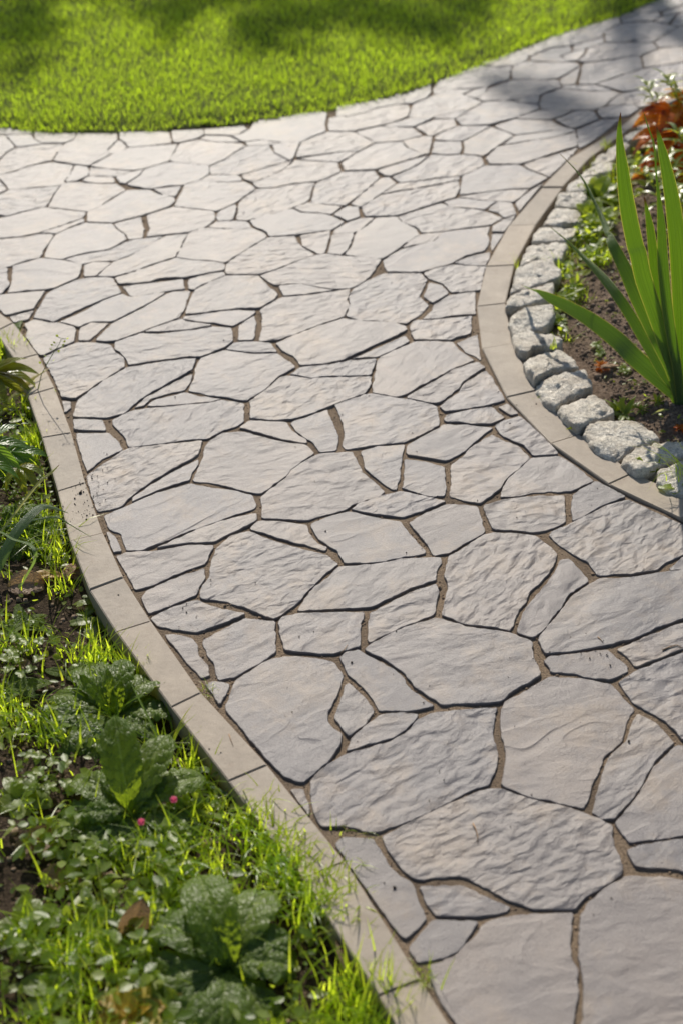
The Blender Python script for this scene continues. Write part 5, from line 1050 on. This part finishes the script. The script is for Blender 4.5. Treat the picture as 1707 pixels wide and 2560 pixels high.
# twigs
def twig(line, r, label, z=.002):
    P = [at(x, y, z) for x, y in line]; c = P[0]; V, F = tube([p - c for p in P], r, r * .5, 6); o = mobj('twig', V, F, M['twig'], None, c, smooth=True); tag(o, label, 'twig')
twig([(1181, 2058), (1188, 2072), (1193, 2090), (1193, 2106)], .0012, 'dry curved twig on the largest flagstone')
twig([(1493, 1592), (1500, 1598), (1506, 1606)], .0009, 'tiny dark twig on a flagstone seam')
twig([(852, 1633), (862, 1622), (868, 1612)], .0009, 'tiny twig bridging a joint between two flagstones')
twig([(573, 1835), (578, 1850), (584, 1866)], .0008, 'hair-thin twig lying on the kerb')
twig([(1655, 1625), (1670, 1618), (1690, 1612), (1706, 1620)], .0013, 'rough dark twig with soil by the photo edge')
# moss-like grass on right-hand kerb, weeds of the flower bed
def rtuft(*a, **k):
    k.setdefault('wd', (.0014, .0030)); k.setdefault('lean', (.3, 1.3)); return tuft(*a, **k)
rtuft((1288, 668), 12, .040, .004, 'wispy grass sprig growing in the cobble-side kerb joint', zs, wd=(.0006, .0012), lean=(.4, 1.2))
rtuft((1410, 690), 46, .060, .014, 'bright grass tuft behind the long white cobble', rbz)
rtuft((1440, 640), 40, .050, .018, 'grass tuft behind the pitted white cobble', rbz)
rtuft((1500, 650), 110, .045, .017, 'grass patch behind the diagonal iris leaves', rbz)
rtuft((1440, 745), 40, .045, .020, 'grass tuft behind the low iris leaf', rbz)
rtuft((1530, 470), 60, .075, .024, 'yellow-green grass clump beside the upper cobbles', rbz)
rtuft((1480, 440), 30, .055, .014, 'grass tuft spilling over the upper cobbles', rbz)
rtuft((1515, 365), 40, .028, .012, 'small moss-like tuft on the kerb near the tallest iris leaf', zk, wd=(.0008, .0016))
rtuft((1420, 855), 12, .045, .006, 'few green blades beside the narrow pale cobble', rbz)
rtuft((1384, 868), 8, .035, .004, 'sprig of grass on the narrow pale cobble', lambda p: .026)
rtuft((1700, 1190), 16, .080, .012, 'long weed blades lying over the lowest cobble', lambda p: .026, lean=(.8, 1.3), az0=180)
LW = [(y, .032, .020, l, .7) for y, l in ((-100, 20), (-60, 35), (-20, 45), (30, 40), (80, 25), (130, 18), (175, 15), (-140, 15), (50, 65), (-40, 65))]
def rw(px, label, n=10, k=1.0, prof='oval', mat='herb', teeth=0.0, zf=rbz, name='bed_weed', grp='leafy weeds in the flower bed'):
    lv = [(y + rnd.gauss(0, 16), L * k * rnd.uniform(.7, 1.3), w_ * k * (.45 if prof == 'lance' else 1) * rnd.uniform(.8, 1.2), l_ + rnd.gauss(0, 8), d_) for y, L, w_, l_, d_ in (LW * 3)[:n]]
    return rosette(name, px, label, 'weed', lv, M[mat], grp, zf=zf, prof=prof, wrinkle=.0006, teeth=teeth)
rw((1470, 555), 'broad leafy weed clump hanging over the upper cobbles', 26, 1.8)
rw((1430, 520), 'round-leaved weed creeping onto the upper cobbles', 18, 1.3)
rw((1490, 500), 'leafy weed in front of the yellow-green grass', 26, 1.9)
rw((1500, 570), 'leafy weed beside the long thin iris leaf', 20, 1.5)
rw((1405, 565), 'small round weed on a half-hidden cobble', 8, .7)
rw((1360, 808), 'bright leafy weed growing over a pale cobble', 22, 1.0)
rw((1395, 812), 'low weed just behind the pale cobble', 14, .7)
rw((1540, 1035), 'toothed weed between the stained cobble and the large one', 22, 1.0, 'lance', teeth=.15)
rw((1560, 1042), 'toothed weed with long leaves at the soil edge of the large cobble', 10, 1.2, 'lance', teeth=.12)
rw((1497, 890), 'tiny pale weed in the soil between cobbles and iris', 12, .45)
rw((1490, 868), 'tiny grey weed in the soil under the low iris leaf', 8, .5)
rw((1600, 1030), 'thin upright weed on soil in front of the iris', 16, .55, 'lance')
rw((1640, 1010), 'thin yellow-green weed beside the iris base', 12, .6, 'lance')
rw((1560, 930), 'small seedling under the spreading iris leaves', 8, .5)
rw((1700, 1150), 'leafy weed on the soil above the lowest cobble', 16, .8)
rw((1690, 1225), 'broad pale sprout between kerb and lowest cobble at the photo edge', 8, .95, zf=lambda p: .0)
rw((1635, 1185), 'green sprout rising in front of the lowest cobble', 6, .85, 'lance', zf=lambda p: .0)
rw((1600, 1180), 'small dark-leaved sprout on the kerb outer edge', 5, .7, zf=lambda p: .0)
rw((1500, 925), 'tiny red-leaved seedling beside the white glittering cobble', 9, .55, mat='red')
rw((1700, 1075), 'tiny red-leaved seedling at the photo edge', 8, .5, mat='red')
arch('weed_leaf', at(1468, 1062, .0), at(1413, 1074, .01), [(1468, 1060), (1455, 1063), (1438, 1065), (1425, 1070), (1413, 1073)], [3, 10, 9, 6, 1], M['herb'], 'single lobed weed leaf arching over the kerb', 'leaf')
bk = at(1500, 915, .012); V, F, UV = leaf_mesh(.045, .016, prof='oval', droop=.2, fold=.1, wrinkle=.001)
o = mobj('bark_chip', place(V, D(-75), 0, 0) + [v - Vector((0, 0, .004)) for v in place(V, D(-75), 0, 0)], F + [tuple(x + len(V) for x in f[::-1]) for f in F], M['twig'], None, bk); tag(o, 'flat tan bark chip on the soil behind the half-round cobble', 'bark')
# the red-leaved plant and its glossy narrow-leaved neighbour
rb = at(1700, 420, 0.0)
e = empty('red_leaved_plant', rb); tag(e, 'orange-red leaved peony stem among glossy narrow leaves', 'peony')
for tx, ty, dy in [(1650, 275, 0), (1700, 240, .03), (1632, 330, -.03), (1660, 360, -.05), (1700, 300, -.02), (1680, 330, -.05), (1660, 300, .02), (1640, 400, -.06), (1690, 400, -.04)]:
    T = up(tx + 26, ty, rb.y + dy) - rb
    V, F = tube([(0, 0, 0), T * .5 + Vector((.01, 0, .02)), T], .003, .0015); mobj('stem', V, F, M['redstem'], e, smooth=True)
    for yaw, lift, s in ((75, -10, 1.0), (115, -25, 1.1), (35, 5, .9), (165, -30, 1.0), (-60, 0, .9)):
        leaf(e, M['red'], .105 * s * rnd.uniform(.8, 1.1), .042 * s, D(yaw + rnd.gauss(0, 12)), 0, T, rnd.gauss(0, .35), prof='lance', droop=.7, fold=.3, lift=D(lift + 10), nl=14, nw=6)
for i, (bx, by, tx, ty, lab, n, sc) in enumerate([
    (1650, 400, 1612, 205, 'upright glossy-leaved stem nearest the path, leaves flashing white', 34, .062),
    (1730, 420, 1662, 190, 'glossy-leaved stem behind the orange leaves', 34, .075),
    (1690, 520, 1650, 400, 'arching glossy-leaved stem under the red leaves', 22, .085),
    (1740, 500, 1690, 330, 'glossy narrow-leaved stem at the photo edge', 30, .085),
    (1660, 560, 1585, 415, 'yellow-green glossy stem leaning toward the cobbles', 20, .075),
    (1720, 600, 1672, 470, 'low glossy stem behind the tall iris leaves', 24, .085),
    (1770, 380, 1720, 200, 'glossy stem half outside the photo', 26, .075)]):
    B0 = at(bx, by, 0.0); T = up(tx, ty, B0.y + .02) - B0; q = empty('glossy_leaved_stem', B0); tag(q, lab, 'perennial', 'glossy narrow-leaved perennials')
    V, F = tube([(0, 0, 0), T * .5 + Vector((.015, 0, .02)), T], .0028, .0012); mobj('stem', V, F, M['stem'], q, smooth=True)
    for k in range(n):
        t = .22 + .78 * k / (n - 1); p = T * t + Vector((.03 * t * (1 - t), 0, .08 * t * (1 - t)))
        leaf(q, M['glossy'], sc * rnd.uniform(.7, 1.15) * (1.1 - .35 * t), sc * .17, D(k * 137.5), 0, p, rnd.gauss(0, .2), prof='lance', droop=rnd.uniform(.7, 1.5), fold=.25, lift=D(38 + rnd.gauss(0, 10)), nl=9, nw=4)

# ------------------------------------------------------------------ the tree beyond the lawn whose leaves dapple lawn and path
tr = empty('garden_tree', (0.3, 10.6, -0.02)); tag(tr, 'garden tree beyond the lawn, only its dappled shade in the picture', 'tree')
V, F = tube([(0, 0, 0), (.03, .02, .8), (-.02, 0, 1.6), (.05, .03, 2.5), (.02, 0, 3.6), (.0, .05, 5.2)], .13, .04, 10); mobj('trunk', V, F, M['bark'], tr, smooth=True)
spots = [((1335, 240), 4.6, .14, .07), ((1400, 262), 4.7, .12, .06), ((1460, 312), 4.8, .13, .07), ((1262, 190), 4.4, .10, .05), ((1530, 330), 4.6, .10, .05), ((1585, 66), 3.1, .10, .04), ((1660, 92), 2.9, .07, .03),
         ((15, 120), 3.0, .20, .30), ((-60, 60), 3.0, .3, .3), ((270, -5), 3.2, .22, .06), ((420, 62), 3.1, .12, .14), ((520, 10), 3.2, .14, .10), ((690, 80), 3.0, .16, .18), ((640, 130), 3.0, .08, .08), ((780, 40), 3.2, .20, .16), ((960, 70), 3.1, .20, .16), ((1090, 90), 3.0, .18, .10), ((1180, 40), 3.0, .14, .10)]
LB = []; LL = []
for (px, h, rx, ry) in spots:
    h += 1.9; G = at(*px); C = G + SUN * (h / SUN.z); rel = C - tr.location
    t0 = Vector((0, 0, 2.4 + .6 * (h - 4.2))); mid = t0.lerp(rel, .5) + Vector((0, 0, .22)); t0.z = min(t0.z, 5.0); V, F = tube([t0, t0.lerp(mid, .6) + Vector((0, 0, .05)), mid, mid.lerp(rel, .6), rel], .026, .006, 6); mobj('limb', V, F, M['bark'], tr, smooth=True)
    n = int((80 if px[0] > 1210 else 115) * (rx * ry / .02) ** .62)
    q = nrg.normal(0, 1, (n, 3)); q /= np.linalg.norm(q, axis=1)[:, None]; q *= nrg.uniform(0, 1, (n, 1)) ** .45
    LB.append(np.array(rel)[None] + q * np.array([rx, ry * .8, ry * .9 + .05])[None])
LB = np.concatenate(LB); n = len(LB)
V, T = leaflets(LB, nrg.uniform(.045, .075, n), nrg.uniform(.028, .045, n), nrg.uniform(0, 6.283, n), nrg.normal(-.2, .7, n), nrg.normal(0, .6, n))
o = quadsoup('crown', V, T, M['tree']); o.parent = tr
